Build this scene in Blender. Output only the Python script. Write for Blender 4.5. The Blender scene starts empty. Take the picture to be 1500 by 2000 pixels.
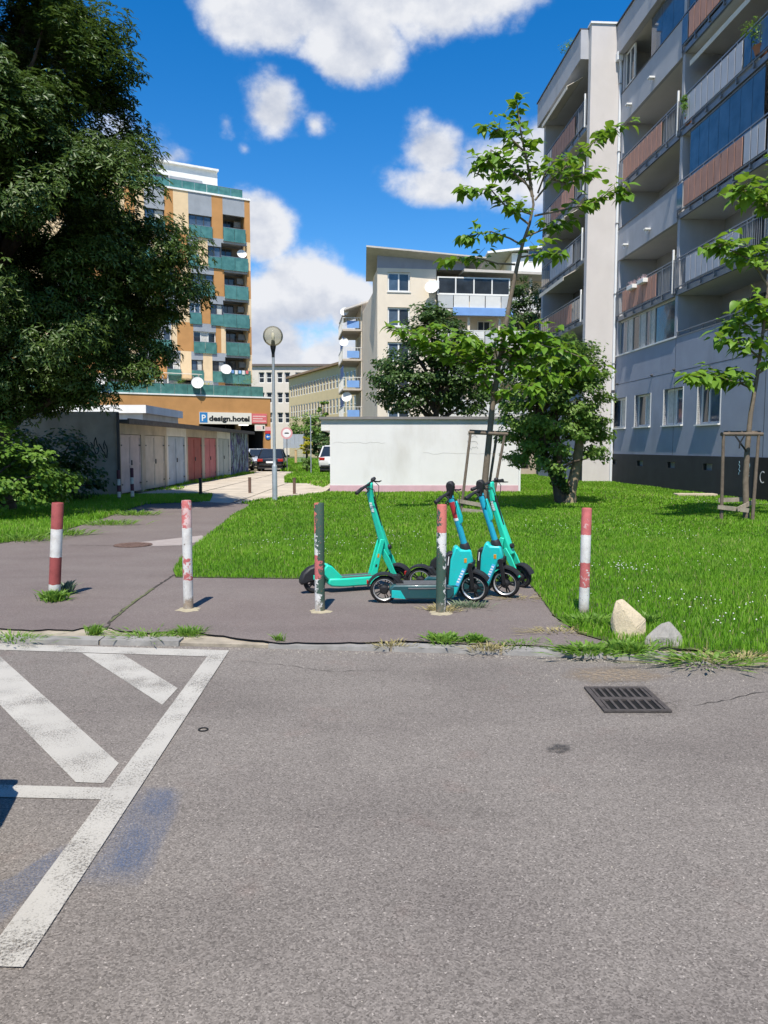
import bpy, bmesh, math, random
import numpy as np
from mathutils import Vector, Matrix
R = math.radians
random.seed(7); rng = np.random.default_rng(11)
S = bpy.context.scene
COL = S.collection

# ------------------------------------------------------------------ camera, sky, sun, exposure
F_PX, CX, CY = 1500.0, 750.0, 1000.0           # photograph pixels (1500 x 2000)
EYE, PITCH = 1.57, math.atan(127 / 1500.0)
cam = bpy.data.objects.new('camera', bpy.data.cameras.new('camera')); COL.objects.link(cam)
cam.location = (0, 0, EYE); cam.rotation_euler = (math.pi/2 - PITCH, 0, 0)
cam.data.sensor_fit = 'VERTICAL'; cam.data.sensor_height = 24; cam.data.lens = 24 * F_PX / 2000
cam.data.clip_end = 4000; cam.data.clip_start = 0.05
S.camera = cam

def ray(px, py):
    a, b = (px - CX) / F_PX, (CY - py) / F_PX
    c, s = math.cos(PITCH), math.sin(PITCH)
    return Vector((a, c + b*s, -s + b*c))
def G(px, py, z=0.0):                            # pixel -> point on the ground (height z)
    d = ray(px, py); t = (z - EYE) / d.z
    return Vector((d.x*t, d.y*t, z))
def P(px, py, Y):                                # pixel -> point at distance Y
    d = ray(px, py); t = Y / d.y
    return Vector((d.x*t, Y, EYE + d.z*t))

SUN_EL, SUN_AZ = R(61), math.atan2(0.11, 1.0)    # light travels towards +Y and a little to +X
ldir = Vector((math.sin(SUN_AZ)*math.cos(SUN_EL), math.cos(SUN_AZ)*math.cos(SUN_EL), -math.sin(SUN_EL)))
sun = bpy.data.objects.new('sun', bpy.data.lights.new('sun', 'SUN')); COL.objects.link(sun)
sun.data.energy = 4.6; sun.data.angle = R(0.53); sun.data.color = (1.0, 0.935, 0.83)
sun.rotation_euler = ldir.to_track_quat('-Z', 'Y').to_euler()

W = bpy.data.worlds.new('World'); S.world = W; W.use_nodes = True
def build_world():
    nt = W.node_tree; nt.nodes.clear(); L = nt.links.new
    def N(t, **k):
        n = nt.nodes.new(t)
        for a, b in k.items(): setattr(n, a, b)
        return n
    def mth(op, a, b=None, c=None, clamp=False):
        n = N('ShaderNodeMath', operation=op, use_clamp=clamp)
        for i, x in enumerate((a, b, c)):
            if x is None: continue
            if isinstance(x, (int, float)): n.inputs[i].default_value = x
            else: L(x, n.inputs[i])
        return n.outputs[0]
    out = N('ShaderNodeOutputWorld'); bg = N('ShaderNodeBackground')
    sky = N('ShaderNodeTexSky', sky_type='NISHITA', sun_disc=False)
    sky.sun_elevation = SUN_EL; sky.sun_rotation = math.pi + SUN_AZ
    sky.altitude = 150; sky.air_density = 1.0; sky.dust_density = 0.05; sky.ozone_density = 2.2
    hs = N('ShaderNodeHueSaturation'); hs.inputs['Hue'].default_value = .505; hs.inputs['Saturation'].default_value = 1.45; hs.inputs['Value'].default_value = 1.16
    L(sky.outputs[0], hs.inputs['Color'])
    tc = N('ShaderNodeTexCoord'); sp = N('ShaderNodeSeparateXYZ'); L(tc.outputs['Generated'], sp.inputs[0])
    az = mth('ARCTAN2', sp.outputs[0], sp.outputs[1]); el = mth('ARCSINE', sp.outputs[2])
    # clouds: each one a patch of the sky (azimuth, elevation, half widths), broken up by noise
    blobs = []
    for px, py, rx, ry, g in ((560,-45,225,105,1.25), (850,-65,260,110,1.25), (685,70,110,75,1.2), (470,15,95,70,1.1),
                        (532,222,84,76,1.0), (478,292,30,22,.5), (612,245,46,36,.66), (440,240,34,40,.6),
                        (860,300,75,58,.78), (880,365,110,52,.85), (985,330,120,85,1.15), (1070,300,80,65,1.1),
                        (515,440,85,90,1.3), (580,570,130,115,1.1), (500,690,190,120,1.2), (695,600,75,75,1.15), (640,700,170,85,.9),
                        (330,310,90,30,.5), (170,420,200,160,.9), (1500,500,320,170,.9)):
        d = ray(px, py).normalized()
        a0, e0 = math.atan2(d.x, d.y), math.asin(d.z)
        blobs.append((a0, e0, rx/F_PX*.93, ry/F_PX*.93, g))
    cv = N('ShaderNodeCombineXYZ'); L(az, cv.inputs[0]); L(el, cv.inputs[1])
    m = None
    for a0, e0, sa, se, g in blobs:
        w = N('ShaderNodeVectorMath', operation='MULTIPLY_ADD'); L(cv.outputs[0], w.inputs[0])
        w.inputs[1].default_value = (1/sa, 1/se, 0); w.inputs[2].default_value = (-a0/sa, -e0/se, 0)
        r = N('ShaderNodeVectorMath', operation='LENGTH'); L(w.outputs[0], r.inputs[0])
        q = mth('MULTIPLY_ADD', r.outputs['Value'], -g, 1.25*g)
        m = q if m is None else mth('MAXIMUM', m, q)
    m = mth('MAXIMUM', m, -1.0)
    def noise(vec, scale, detail, rough):
        n = N('ShaderNodeTexNoise'); n.inputs['Scale'].default_value = scale
        n.inputs['Detail'].default_value = detail; n.inputs['Roughness'].default_value = rough
        L(vec, n.inputs['Vector']); return n.outputs[0]
    mp = N('ShaderNodeMapping'); mp.inputs['Scale'].default_value = (1, 1, 1.25); L(tc.outputs['Generated'], mp.inputs[0])
    up = N('ShaderNodeMapping'); up.inputs['Scale'].default_value = (1, 1, 1.25); up.inputs['Location'].default_value = (-0.006, -0.012, 0.03); L(tc.outputs['Generated'], up.inputs[0])
    n1 = noise(mp.outputs[0], 7.0, 8, .58); n2 = noise(up.outputs[0], 7.0, 8, .58)
    # the rest of the sky carries the same scattered clouds (the dome behind the camera)
    wide = noise(mp.outputs[0], 2.3, 3, .5)
    back = mth('MULTIPLY', mth('SUBTRACT', wide, .56), 5.0)
    behind = mth('GREATER_THAN', mth('ABSOLUTE', az), 0.75)
    m = mth('MAXIMUM', m, mth('ADD', mth('MULTIPLY', back, behind), mth('MULTIPLY', mth('SUBTRACT', 1.0, behind), -1.0)))
    dens = mth('ADD', m, mth('MULTIPLY', mth('SUBTRACT', n1, .5), 2.5))
    cov = N('ShaderNodeMapRange', interpolation_type='SMOOTHERSTEP'); L(dens, cov.inputs[0])
    cov.inputs[1].default_value = 0.16; cov.inputs[2].default_value = 0.80
    relief = mth('MULTIPLY', mth('SUBTRACT', n1, n2), 3.2)
    thick = N('ShaderNodeMapRange'); L(dens, thick.inputs[0]); thick.inputs[1].default_value = .40; thick.inputs[2].default_value = 1.55
    thick.inputs[3].default_value = .98; thick.inputs[4].default_value = .55
    shade = mth('ADD', thick.outputs[0], relief, clamp=True)
    cc = N('ShaderNodeMix', data_type='RGBA'); L(shade, cc.inputs[0])
    CLOUD = 6.0
    cc.inputs[6].default_value = (.36*CLOUD, .44*CLOUD, .62*CLOUD, 1); cc.inputs[7].default_value = (.93*CLOUD, .95*CLOUD, 1.0*CLOUD, 1)
    mx = N('ShaderNodeMix', data_type='RGBA'); L(cov.outputs[0], mx.inputs[0]); L(hs.outputs[0], mx.inputs[6]); L(cc.outputs[2], mx.inputs[7])
    L(mx.outputs[2], bg.inputs['Color']); bg.inputs['Strength'].default_value = 0.1
    L(bg.outputs[0], out.inputs[0])
build_world()
S.view_settings.view_transform = 'Standard'; S.view_settings.look = 'None'
S.view_settings.exposure = 0.6; S.view_settings.gamma = 1.0; S.view_settings.use_curve_mapping = False
S.render.engine = 'CYCLES'; S.cycles.use_denoising = True; W.cycles.sample_map_resolution = 512; W.cycles.sampling_method = 'MANUAL'
S.cycles.max_bounces = 6; S.cycles.diffuse_bounces = 3; S.cycles.glossy_bounces = 3; S.cycles.transmission_bounces = 4
S.cycles.transparent_max_bounces = 8; S.cycles.caustics_reflective = False; S.cycles.caustics_refractive = False

# ------------------------------------------------------------------ materials
MATS = {}
class NT:
    def __init__(self, name):
        self.m = bpy.data.materials.new(name); self.m.use_nodes = True
        self.t = self.m.node_tree; self.t.nodes.clear()
        self.out = self.n('ShaderNodeOutputMaterial'); self.b = self.n('ShaderNodeBsdfPrincipled')
        self.l(self.b.outputs[0], self.out.inputs[0])
    def n(self, t, **k):
        x = self.t.nodes.new(t)
        for a, b in k.items(): setattr(x, a, b)
        return x
    def l(self, a, b): self.t.links.new(a, b)
    def val(self, x, s):
        if isinstance(x, (int, float)): s.default_value = x
        elif isinstance(x, (tuple, list)): s.default_value = tuple(x) + ((1,) if len(x) == 3 and len(s.default_value) == 4 else ())
        else: self.l(x, s)
    def math(self, op, a, b=0.0, clamp=False):
        x = self.n('ShaderNodeMath', operation=op, use_clamp=clamp); self.val(a, x.inputs[0]); self.val(b, x.inputs[1]); return x.outputs[0]
    def co(self, kind='Object', scale=None):
        t = self.n('ShaderNodeTexCoord').outputs[kind]
        if scale:
            mp = self.n('ShaderNodeMapping'); mp.inputs['Scale'].default_value = scale; self.l(t, mp.inputs[0]); t = mp.outputs[0]
        return t
    def noise(self, scale, detail=4, rough=.55, vec=None, out=0):
        x = self.n('ShaderNodeTexNoise'); x.inputs['Scale'].default_value = scale; x.inputs['Detail'].default_value = detail
        x.inputs['Roughness'].default_value = rough; self.l(vec if vec is not None else self.co(), x.inputs['Vector']); return x.outputs[out]
    def voro(self, scale, vec=None, out='Color', feature='F1'):
        x = self.n('ShaderNodeTexVoronoi', feature=feature); x.inputs['Scale'].default_value = scale
        self.l(vec if vec is not None else self.co(), x.inputs['Vector']); return x.outputs[out]
    def rng(self, v, a, b, c=0.0, d=1.0):
        x = self.n('ShaderNodeMapRange'); self.l(v, x.inputs[0])
        for i, y in enumerate((a, b, c, d)): x.inputs[i+1].default_value = y
        return x.outputs[0]
    def mix(self, f, a, b, mode='MIX'):
        x = self.n('ShaderNodeMix', data_type='RGBA', blend_type=mode); self.val(f, x.inputs[0]); self.val(a, x.inputs[6]); self.val(b, x.inputs[7]); return x.outputs[2]
    def bump(self, h, strength, dist=.01):
        x = self.n('ShaderNodeBump'); x.inputs['Strength'].default_value = strength; x.inputs['Distance'].default_value = dist
        self.l(h, x.inputs['Height']); self.l(x.outputs[0], self.b.inputs['Normal'])
    def set(self, **k):
        names = dict(col='Base Color', rough='Roughness', metal='Metallic', spec='Specular IOR Level', alpha='Alpha', coat='Coat Weight', trans='Transmission Weight', ior='IOR')
        for a, v in k.items(): self.val(v, self.b.inputs[names[a]])
        return self
def mat(name, col, rough=.7, var=.12, vs=2.5, bump=0, bs=60, metal=0, spec=.4, coat=0, dirt=0, dirtcol=(.12,.10,.08)):
    """plain surface: base colour, soft mottling, optional grime with its own shape, fine relief"""
    if name in MATS: return MATS[name]
    t = NT(name)
    c = t.mix(t.rng(t.noise(vs, 5), .25, .75), [x*(1-var) for x in col], [min(1, x*(1+var)) for x in col])
    if dirt: c = t.mix(t.math('MULTIPLY', t.rng(t.noise(vs*.6, 7, .65, t.co('Object', (1, 1, .35))), .52, .75), dirt), c, dirtcol)
    t.set(col=c, rough=rough, metal=metal, spec=spec, coat=coat)
    if bump: t.bump(t.noise(bs, 4, .6), bump, .01)
    MATS[name] = t.m; return t.m

# ------------------------------------------------------------------ mesh builder
def frame_of(d):
    d = d.normalized(); up = Vector((0,0,1)) if abs(d.z) < .95 else Vector((1,0,0))
    a = d.cross(up).normalized(); return a, a.cross(d).normalized()
class MB:
    def __init__(self): self.v = []; self.f = []
    def add(self, vs, fs, M=None):
        k = len(self.v)
        self.v += [tuple(M @ Vector(p)) if M is not None else tuple(p) for p in vs]
        self.f += [tuple(i + k for i in f) for f in fs]; return self
    def box(self, x0, x1, y0, y1, z0, z1, M=None):
        vs = [(x,y,z) for z in (z0,z1) for y in (y0,y1) for x in (x0,x1)]
        return self.add(vs, [(0,2,3,1),(4,5,7,6),(0,1,5,4),(2,6,7,3),(0,4,6,2),(1,3,7,5)], M)
    def hull8(self, bottom, top):                 # two quads, same winding
        return self.add(list(bottom)+list(top), [(3,2,1,0),(4,5,6,7),(0,1,5,4),(1,2,6,5),(2,3,7,6),(3,0,4,7)])
    def tube(self, path, rad, n=8, caps=True, sx=1.0):
        path = [Vector(p) for p in path]
        if isinstance(rad, (int, float)): rad = [rad]*len(path)
        k = len(self.v); a = None
        for i, p in enumerate(path):
            d = path[min(i+1, len(path)-1)] - path[max(i-1, 0)]
            if d.length < 1e-9: d = Vector((0,0,1))
            d.normalize()
            if a is None: a, b = frame_of(d)
            else:
                a = (a - d*a.dot(d)).normalized(); b = a.cross(d).normalized()
            for j in range(n):
                t = 2*math.pi*j/n
                self.v.append(tuple(p + (a*math.cos(t)*sx + b*math.sin(t))*rad[i]))
        for i in range(len(path)-1):
            for j in range(n):
                q = (j+1) % n
                self.f.append((k+i*n+j, k+i*n+q, k+(i+1)*n+q, k+(i+1)*n+j))
        if caps:
            self.f.append(tuple(k+j for j in range(n))[::-1]); e = k+(len(path)-1)*n
            self.f.append(tuple(e+j for j in range(n)))
        return self
    def ribbon(self, path, w, h, side=Vector((0,1,0))):  # rectangular bar swept along a path in the plane normal to `side`
        path = [Vector(p) for p in path]; k = len(self.v); n = len(path)
        ws = w if isinstance(w, (list, tuple)) else [w]*n; hs = h if isinstance(h, (list, tuple)) else [h]*n
        for i, p in enumerate(path):
            d = (path[min(i+1,n-1)] - path[max(i-1,0)]).normalized(); u = side.cross(d).normalized()
            for sa, sb in ((-1,-1),(1,-1),(1,1),(-1,1)):
                self.v.append(tuple(p + side*sa*ws[i]/2 + u*sb*hs[i]/2))
        for i in range(n-1):
            for j in range(4):
                q = (j+1) % 4; self.f.append((k+i*4+j, k+i*4+q, k+(i+1)*4+q, k+(i+1)*4+j))
        self.f.append((k+3,k+2,k+1,k)); e = k+(n-1)*4; self.f.append((e,e+1,e+2,e+3)); return self
    def lathe(self, prof, n=16, M=None, close=False):
        vs = []; fs = []
        for r, z in prof:
            for j in range(n):
                t = 2*math.pi*j/n; vs.append((r*math.cos(t), r*math.sin(t), z))
        m = len(prof)
        for i in range(m if close else m-1):
            for j in range(n):
                q = (j+1) % n; i2 = (i+1) % m
                fs.append((i*n+j, i*n+q, i2*n+q, i2*n+j))
        if not close:
            if prof[0][0] > 1e-4: fs.append(tuple(range(n))[::-1])
            if prof[-1][0] > 1e-4: fs.append(tuple((m-1)*n+j for j in range(n)))
        return self.add(vs, fs, M)
    def prism(self, poly, a, b, axis='y', M=None):  # 2d polygon extruded; axis y: (x,z), axis z: (x,y), axis x: (y,z)
        mk = {'y': lambda p, t: (p[0], t, p[1]), 'z': lambda p, t: (p[0], p[1], t), 'x': lambda p, t: (t, p[0], p[1])}[axis]
        n = len(poly); vs = [mk(p, a) for p in poly] + [mk(p, b) for p in poly]
        fs = [tuple(range(n))[::-1], tuple(range(n, 2*n))] + [(i, (i+1) % n, n+(i+1) % n, n+i) for i in range(n)]
        return self.add(vs, fs, M)
    def sheet(self, poly, z=None):
        vs = [(p[0], p[1], p[2] if z is None else z) for p in poly]
        return self.add(vs, [tuple(range(len(vs)))])
    def build(self, name, material, parent=None, smooth=False, bevel=0, loc=None, rot=None):
        me = bpy.data.meshes.new(name); me.from_pydata(self.v, [], self.f); me.validate()
        bm = bmesh.new(); bm.from_mesh(me); bmesh.ops.recalc_face_normals(bm, faces=bm.faces); bm.to_mesh(me); bm.free()
        if material: me.materials.append(material)
        if smooth:
            me.polygons.foreach_set('use_smooth', [True]*len(me.polygons)); me.set_sharp_from_angle(angle=R(38))
        o = bpy.data.objects.new(name, me); COL.objects.link(o)
        if parent: o.parent = parent
        if loc is not None: o.location = loc
        if rot is not None: o.rotation_euler = rot
        if bevel:
            b = o.modifiers.new('bevel', 'BEVEL'); b.width = bevel; b.segments = 2; b.limit_method = 'ANGLE'; b.angle_limit = R(40)
        return o
def tag(o, label=None, cat=None, group=None, kind=None):
    for k, v in (('label', label), ('category', cat), ('group', group), ('kind', kind)):
        if v: o[k] = v
    return o
def thing(name, label, cat, loc=(0,0,0), rz=0.0, group=None):
    o = bpy.data.objects.new(name, None); COL.objects.link(o); o.location = loc; o.rotation_euler = (0,0,rz)
    o.empty_display_size = .2
    return tag(o, label, cat, group)
def inst(name, mesh, parent=None, M=None):
    o = bpy.data.objects.new(name, mesh); COL.objects.link(o)
    if parent: o.parent = parent
    if M is not None: o.matrix_basis = M
    return o
def mesh_np(name, V, Fs, material, attr=None, smooth=False):
    """big mesh from arrays: V (n,3), Fs (m,3|4)"""
    me = bpy.data.meshes.new(name); n, m, k = len(V), len(Fs), Fs.shape[1]
    me.vertices.add(n); me.vertices.foreach_set('co', np.ascontiguousarray(V, dtype=np.float32).ravel())
    me.loops.add(m*k); me.loops.foreach_set('vertex_index', np.ascontiguousarray(Fs, dtype=np.int32).ravel())
    me.polygons.add(m); me.polygons.foreach_set('loop_start', np.arange(0, m*k, k, dtype=np.int32))
    if attr is not None:
        a = me.attributes.new('rnd', 'FLOAT', 'POINT'); a.data.foreach_set('value', attr.astype(np.float32))
    if smooth: me.polygons.foreach_set('use_smooth', np.ones(m, dtype=bool))
    me.update(); me.materials.append(material); return me
def in_poly(x, y, poly):
    c = np.zeros(len(x), bool); n = len(poly)
    for i in range(n):
        x1, y1 = poly[i][0], poly[i][1]; x2, y2 = poly[(i+1) % n][0], poly[(i+1) % n][1]
        if y1 == y2: continue
        t = ((y1 > y) != (y2 > y)) & (x < (x2-x1)*(y-y1)/(y2-y1) + x1); c ^= t
    return c
# ------------------------------------------------------------------ ground materials
def asphalt(name, base, dark, light, tint, stain=.35):
    t = NT(name); o = t.co()
    fine = t.voro(170, o, 'Color'); sep = t.n('ShaderNodeSeparateColor'); t.l(fine, sep.inputs[0])
    agg = t.rng(sep.outputs[0], 0, 1, 0, 1)
    c = t.mix(agg, dark, light)
    c = t.mix(t.rng(t.noise(40, 3, .6, o), .35, .85), c, base)
    c = t.mix(t.math('GREATER_THAN', sep.outputs[1], .993), c, [x*1.3 for x in light])
    c = t.mix(t.rng(t.noise(.55, 6, .62, o), .35, .65), c, tint, 'MULTIPLY'); c = t.mix(t.math('MULTIPLY', t.rng(t.noise(1.1, 5, .6, t.co('Object', (.35, 1.3, 1))), .48, .72), .42), c, [x*.76 for x in tint], 'MULTIPLY'); c = t.mix(t.math('MULTIPLY', t.rng(t.noise(2.9, 4, .6, t.co('Object', (1, 1, 3))), .60, .72), .35), c, (1, .86, .84), 'MULTIPLY')
    c = t.mix(t.math('MULTIPLY', t.rng(t.noise(1.7, 7, .68, o), .56, .78), stain), c, [x*.45 for x in base])
    t.set(col=c, rough=.88, spec=.25)
    t.bump(t.math('ADD', t.math('MULTIPLY', sep.outputs[0], .6), t.noise(220, 3, .6, o)), .55, .004)
    MATS[name] = t.m; return t.m
m_park = asphalt('parking_asphalt', (.182,.163,.144), (.088,.078,.069), (.300,.270,.240), (.80,.79,.80))
m_path = asphalt('path_asphalt', (.166,.141,.129), (.106,.090,.082), (.240,.204,.187), (.85,.82,.83), .25)
m_soil = mat('soil', (.10,.075,.045), .95, .35, 6, .6, 50)
m_soilgrass = mat('turf_soil', (.055,.075,.022), .95, .35, 4, .6, 50)
m_concrete = mat('concrete', (.45,.395,.32), .9, .18, 1.4, .35, 70, dirt=.5, dirtcol=(.16,.14,.11))
m_kerb = mat('kerb_stone', (.24,.23,.215), .85, .3, 5, .5, 45, dirt=.5, dirtcol=(.12,.11,.09))
def worn(name, col, lo, hi, scale=55, cover=.35):
    t = NT(name); o = t.co()
    big = t.rng(t.noise(3.2, 5, .6, o), .3, .75, -.12, .16)
    wear = t.rng(t.math('ADD', t.noise(scale, 5, .75, o), big), lo, hi)
    speck = t.voro(150, o, 'Distance')
    c = t.mix(t.rng(t.noise(2.3, 5, .6, o), .3, .7), [x*.84 for x in col], col)
    c = t.mix(t.math('MULTIPLY', t.rng(speck, .0, .55), .25), c, [x*.55 for x in col])
    t.set(col=c, rough=.8, spec=.3, alpha=wear); t.bump(t.noise(200, 3), .4, .003)
    MATS[name] = t.m; return t.m
m_line = worn('worn_road_paint', (.455,.435,.39), .27, .50, 110)
def blue_paint():
    t = NT('faded_blue_paint'); o = t.co()
    a = t.math('MULTIPLY', t.rng(t.noise(130, 4, .75, o), .40, .66), t.rng(t.noise(4.2, 3, .5, o), .25, .70, .30, .62))
    at = t.n('ShaderNodeAttribute'); at.attribute_name = 'rnd'
    t.set(col=(.085,.135,.245), rough=.85, alpha=t.math('MULTIPLY', a, at.outputs['Fac'])); MATS['blue'] = t.m; return t.m
m_blue = blue_paint()

# ------------------------------------------------------------------ setting
ZP = -0.05                                      # parking level; the pavement beyond the kerb is at 0
kerb_px = [(-700,1238), (0,1258), (300,1262), (600,1269), (860,1276), (1100,1284), (1500,1303), (2300,1345)]
kerb_front = [G(x, y, ZP) for x, y in kerb_px]
kx = [p.x for p in kerb_front]; ky = [p.y for p in kerb_front]
def kerb_y(x): return float(np.interp(x, kx, ky))
KX0, KX1 = -60, 60
ext = [Vector((KX0, kerb_y(-9), 0))] + kerb_front + [Vector((KX1, kerb_y(9), 0))]
g = MB()
for a, b in zip(ext[:-1], ext[1:]):
    g.sheet([(a.x,-60,-.09),(b.x,-60,-.09),(b.x,b.y+.5,-.09),(a.x,a.y+.5,-.09)])
    g.sheet([(a.x,a.y+.5,-.09),(b.x,b.y+.5,-.09),(b.x,b.y+.5,-.012),(a.x,a.y+.5,-.012)])
    g.sheet([(a.x,a.y+.5,-.012),(b.x,b.y+.5,-.012),(b.x*30,1500,-.012),(a.x*30,1500,-.012)])
tag(g.build('ground', m_soilgrass), kind='structure')
pk = MB(); pk.sheet([(p.x, p.y+.02, ZP) for p in ext] + [(KX1,-40,ZP), (KX0,-40,ZP)])
tag(pk.build('parking_lot', m_park), kind='structure')

def jitter_edge(pts, amp=.02, step=.12, seed=1):
    r = random.Random(seed); out = []
    for a, b in zip(pts[:-1], pts[1:]):
        n = max(1, int((b-a).length/step)); nrm = Vector((-(b-a).y, (b-a).x, 0)).normalized()
        for i in range(n): out.append(a + (b-a)*(i/n) + nrm*r.uniform(-amp, amp))
    out.append(pts[-1]); return out

# asphalt pavement and footpath
lawn_front_px = [(345,1128),(600,1131),(830,1134),(1030,1137),(1052,1162),(1080,1202),(1132,1238),(1200,1258)]
path_right_px = [(492,986),(462,1003),(425,1032),(388,1062),(352,1095),(338,1116),(345,1128)]
left_lawn_px = [(-420,1150),(-150,1090),(0,1062),(70,1050),(130,1035),(205,1012),(262,992),(285,985)]
LF = [G(*p) for p in lawn_front_px]; PR = [G(*p) for p in path_right_px]; LL = [G(*p) for p in left_lawn_px]
edge_px = [(-420,1212),(-200,1220),(0,1226),(60,1231),(95,1228),(140,1230),(190,1222),(240,1232),(290,1236),(360,1231),(420,1240),(480,1247),(545,1255),(700,1254),(800,1251),(880,1256),(960,1258),(1050,1261),(1110,1263),(1180,1258)]
pave_front = jitter_edge([Vector((-8, kerb_y(-8)+.34, 0))] + [G(*p) for p in edge_px], .016, .07, 4)
back = [G(300,984), G(480,984)]
pave = pave_front + [Vector((2.35, kerb_y(2.3)+.19, 0))] + jitter_edge(LF[::-1], .015, .1, 5)[:-1] + jitter_edge(PR[::-1], .02, .1, 6) + [G(484,980), G(410,980)] + jitter_edge(LL[::-1], .03, .15, 7) + [Vector((-8, 9.3, 0))]
pv = MB(); pv.sheet(pave, 0.0)
pavement = tag(pv.build('pavement', m_path), kind='structure')
# cracks in the pavement: irregular open joints
m_crack = mat('crack_dirt', (.045,.038,.032), .95, .3, 20)
m_jointmoss = mat('joint_moss', (.10,.11,.05), .95, .4, 25)
def crack(pxs, w, m, seed, z=.004):
    r = random.Random(seed); pts = jitter_edge([G(*p) for p in pxs], .012, .05, seed); L_, R_ = [], []
    for i, p in enumerate(pts):
        d = (pts[min(i+1,len(pts)-1)] - pts[max(i-1,0)]); n = Vector((-d.y, d.x, 0)).normalized(); q = w*r.uniform(.25, 1)
        L_.append(p+n*q); R_.append(p-n*q)
    b = MB(); b.sheet(L_ + R_[::-1], z); return b.build('crack', m, pavement)
crack([(207,1228),(222,1205),(258,1180),(300,1150),(330,1130),(342,1122)], .017, m_crack, 2)
crack([(215,1215),(262,1176),(300,1150)], .02, m_jointmoss, 3, .007)
0 and crack([(0,1226),(90,1229),(190,1222),(290,1234),(360,1231),(480,1247),(545,1254),(700,1253),(800,1250),(960,1258),(1110,1262),(1180,1258)], .011, m_crack, 5)
crack([(135,1065),(220,1066),(305,1065),(350,1066)], .008, m_crack, 6)
# pale mortar patch beside the manhole, manhole cover
cp = MB(); cp.sheet([G(*p) for p in ((268,1060),(395,1046),(402,1056),(350,1066),(300,1067))], .004)
tag(cp.build('mortar_patch', mat('mortar', (.30,.26,.24), .9, .15, 6, .3)), kind='structure')
c = G(260,1065); mh = thing('manhole_cover', 'round rusty brown manhole cover set in the footpath behind the red and white bollard', 'manhole cover', (c.x, c.y, .004))
m_rust = mat('rusty_iron', (.15,.095,.075), .8, .35, 18, .5, 90, metal=.3)
MB().lathe([(.30,0),(.30,.008),(.285,.010),(.275,.004),(.26,.004),(.26,.010),(.0,.011)], 32).build('lid', m_rust, mh)
b = MB()
for i in range(-3, 4):
    for j in range(-3, 4):
        if i*i+j*j < 10: b.box(i*.065-.02, i*.065+.02, j*.065-.02, j*.065+.02, .0105, .014)
b.build('stud_pattern', m_rust, mh)['kind'] = 'stuff'

# kerb: a mortar bed with separate stones
kb = MB()
for a, b_ in zip(ext[:-1], ext[1:]):
    kb.hull8([(a.x,a.y+.03,-.088),(b_.x,b_.y+.03,-.088),(b_.x,b_.y+.52,-.088),(a.x,a.y+.52,-.088)],
             [(a.x,a.y+.03,-.026),(b_.x,b_.y+.03,-.026),(b_.x,b_.y+.52,-.010),(a.x,a.y+.52,-.010)])
kerb = tag(kb.build('kerb', mat('kerb_mortar', (.30,.26,.20), .95, .3, 7, .6, 40)), kind='structure')
x = -9.0; r = random.Random(5)
while x < 9:
    ln = r.uniform(.55, 1.05); x1 = x+ln-.025
    if not (-1.35 < x+ln/2 < -.75 or x > 1.75 and r.random() < .55):
        y0, y1 = kerb_y(x), kerb_y(x1); ang = math.atan2(y1-y0, x1-x); h = r.uniform(-.018, -.004); w = r.uniform(.12,.15)
        s = MB(); n = 5
        top = [(ln*i/n*.98, r.uniform(-.006,.006), h+r.uniform(-.004,.004)) for i in range(n+1)]
        bk = [(ln*i/n*.98, w+r.uniform(-.008,.008), h+r.uniform(-.003,.006)) for i in range(n+1)]
        for i in range(n):
            s.add([top[i], top[i+1], bk[i+1], bk[i]], [(0,1,2,3)])
            s.add([top[i], top[i+1], (top[i+1][0],-.012,-.1), (top[i][0],-.012,-.1)], [(3,2,1,0)])
            s.add([bk[i], bk[i+1], (bk[i+1][0],w,-.1), (bk[i][0],w,-.1)], [(0,1,2,3)])
        s.add([top[0], bk[0], (0,w,-.1), (0,-.012,-.1)], [(0,1,2,3)]); s.add([top[-1], bk[-1], (top[-1][0],w,-.1), (top[-1][0],-.012,-.1)], [(3,2,1,0)])
        s.build('kerbstone', m_kerb, kerb, loc=(x, y0+.012, 0), rot=(0,0,ang))
    x += ln

# painted markings (4 mm sheets), worn
def marking(name, pts, m=None, z=ZP+.004):
    b = MB(); b.sheet(pts, z); return tag(b.build(name, m or m_line), kind='structure')
def gp(*pxs): return [G(x, y, ZP) for x, y in pxs]
def beyond(a, b, t):  # continue a line past b
    return a + (b-a)*t
e0, e1 = gp((447,1271),(0,1258)); f0, f1 = gp((437,1284),(0,1270))
marking('marking_line', [e0, beyond(e0,e1,2.2), beyond(f0,f1,2.2), f0])
a0, a1, b0, b1 = gp((447,1273),(45,1893),(405,1283.5),(0,1832))
end = G(-35,1891,ZP)
marking('marking_line', [a0, a1, end, b1, b0], z=ZP+.008)
marking('marking_stripe', gp((160,1276),(240,1279),(347,1345),(317,1378)))
s0, s1, s2, s3, s4 = gp((0,1283),(232,1492),(202,1531),(148,1529),(0,1378))
marking('marking_stripe', [s1, s2, s3, beyond(s3,s4,1.6), beyond(s1,s0,1.6)])
h0, h1, h2, h3 = gp((0,1534),(218,1540),(201,1563),(0,1558))
marking('marking_line', [h1, beyond(h1,h0,3), beyond(h2,h3,3), h2])
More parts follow.
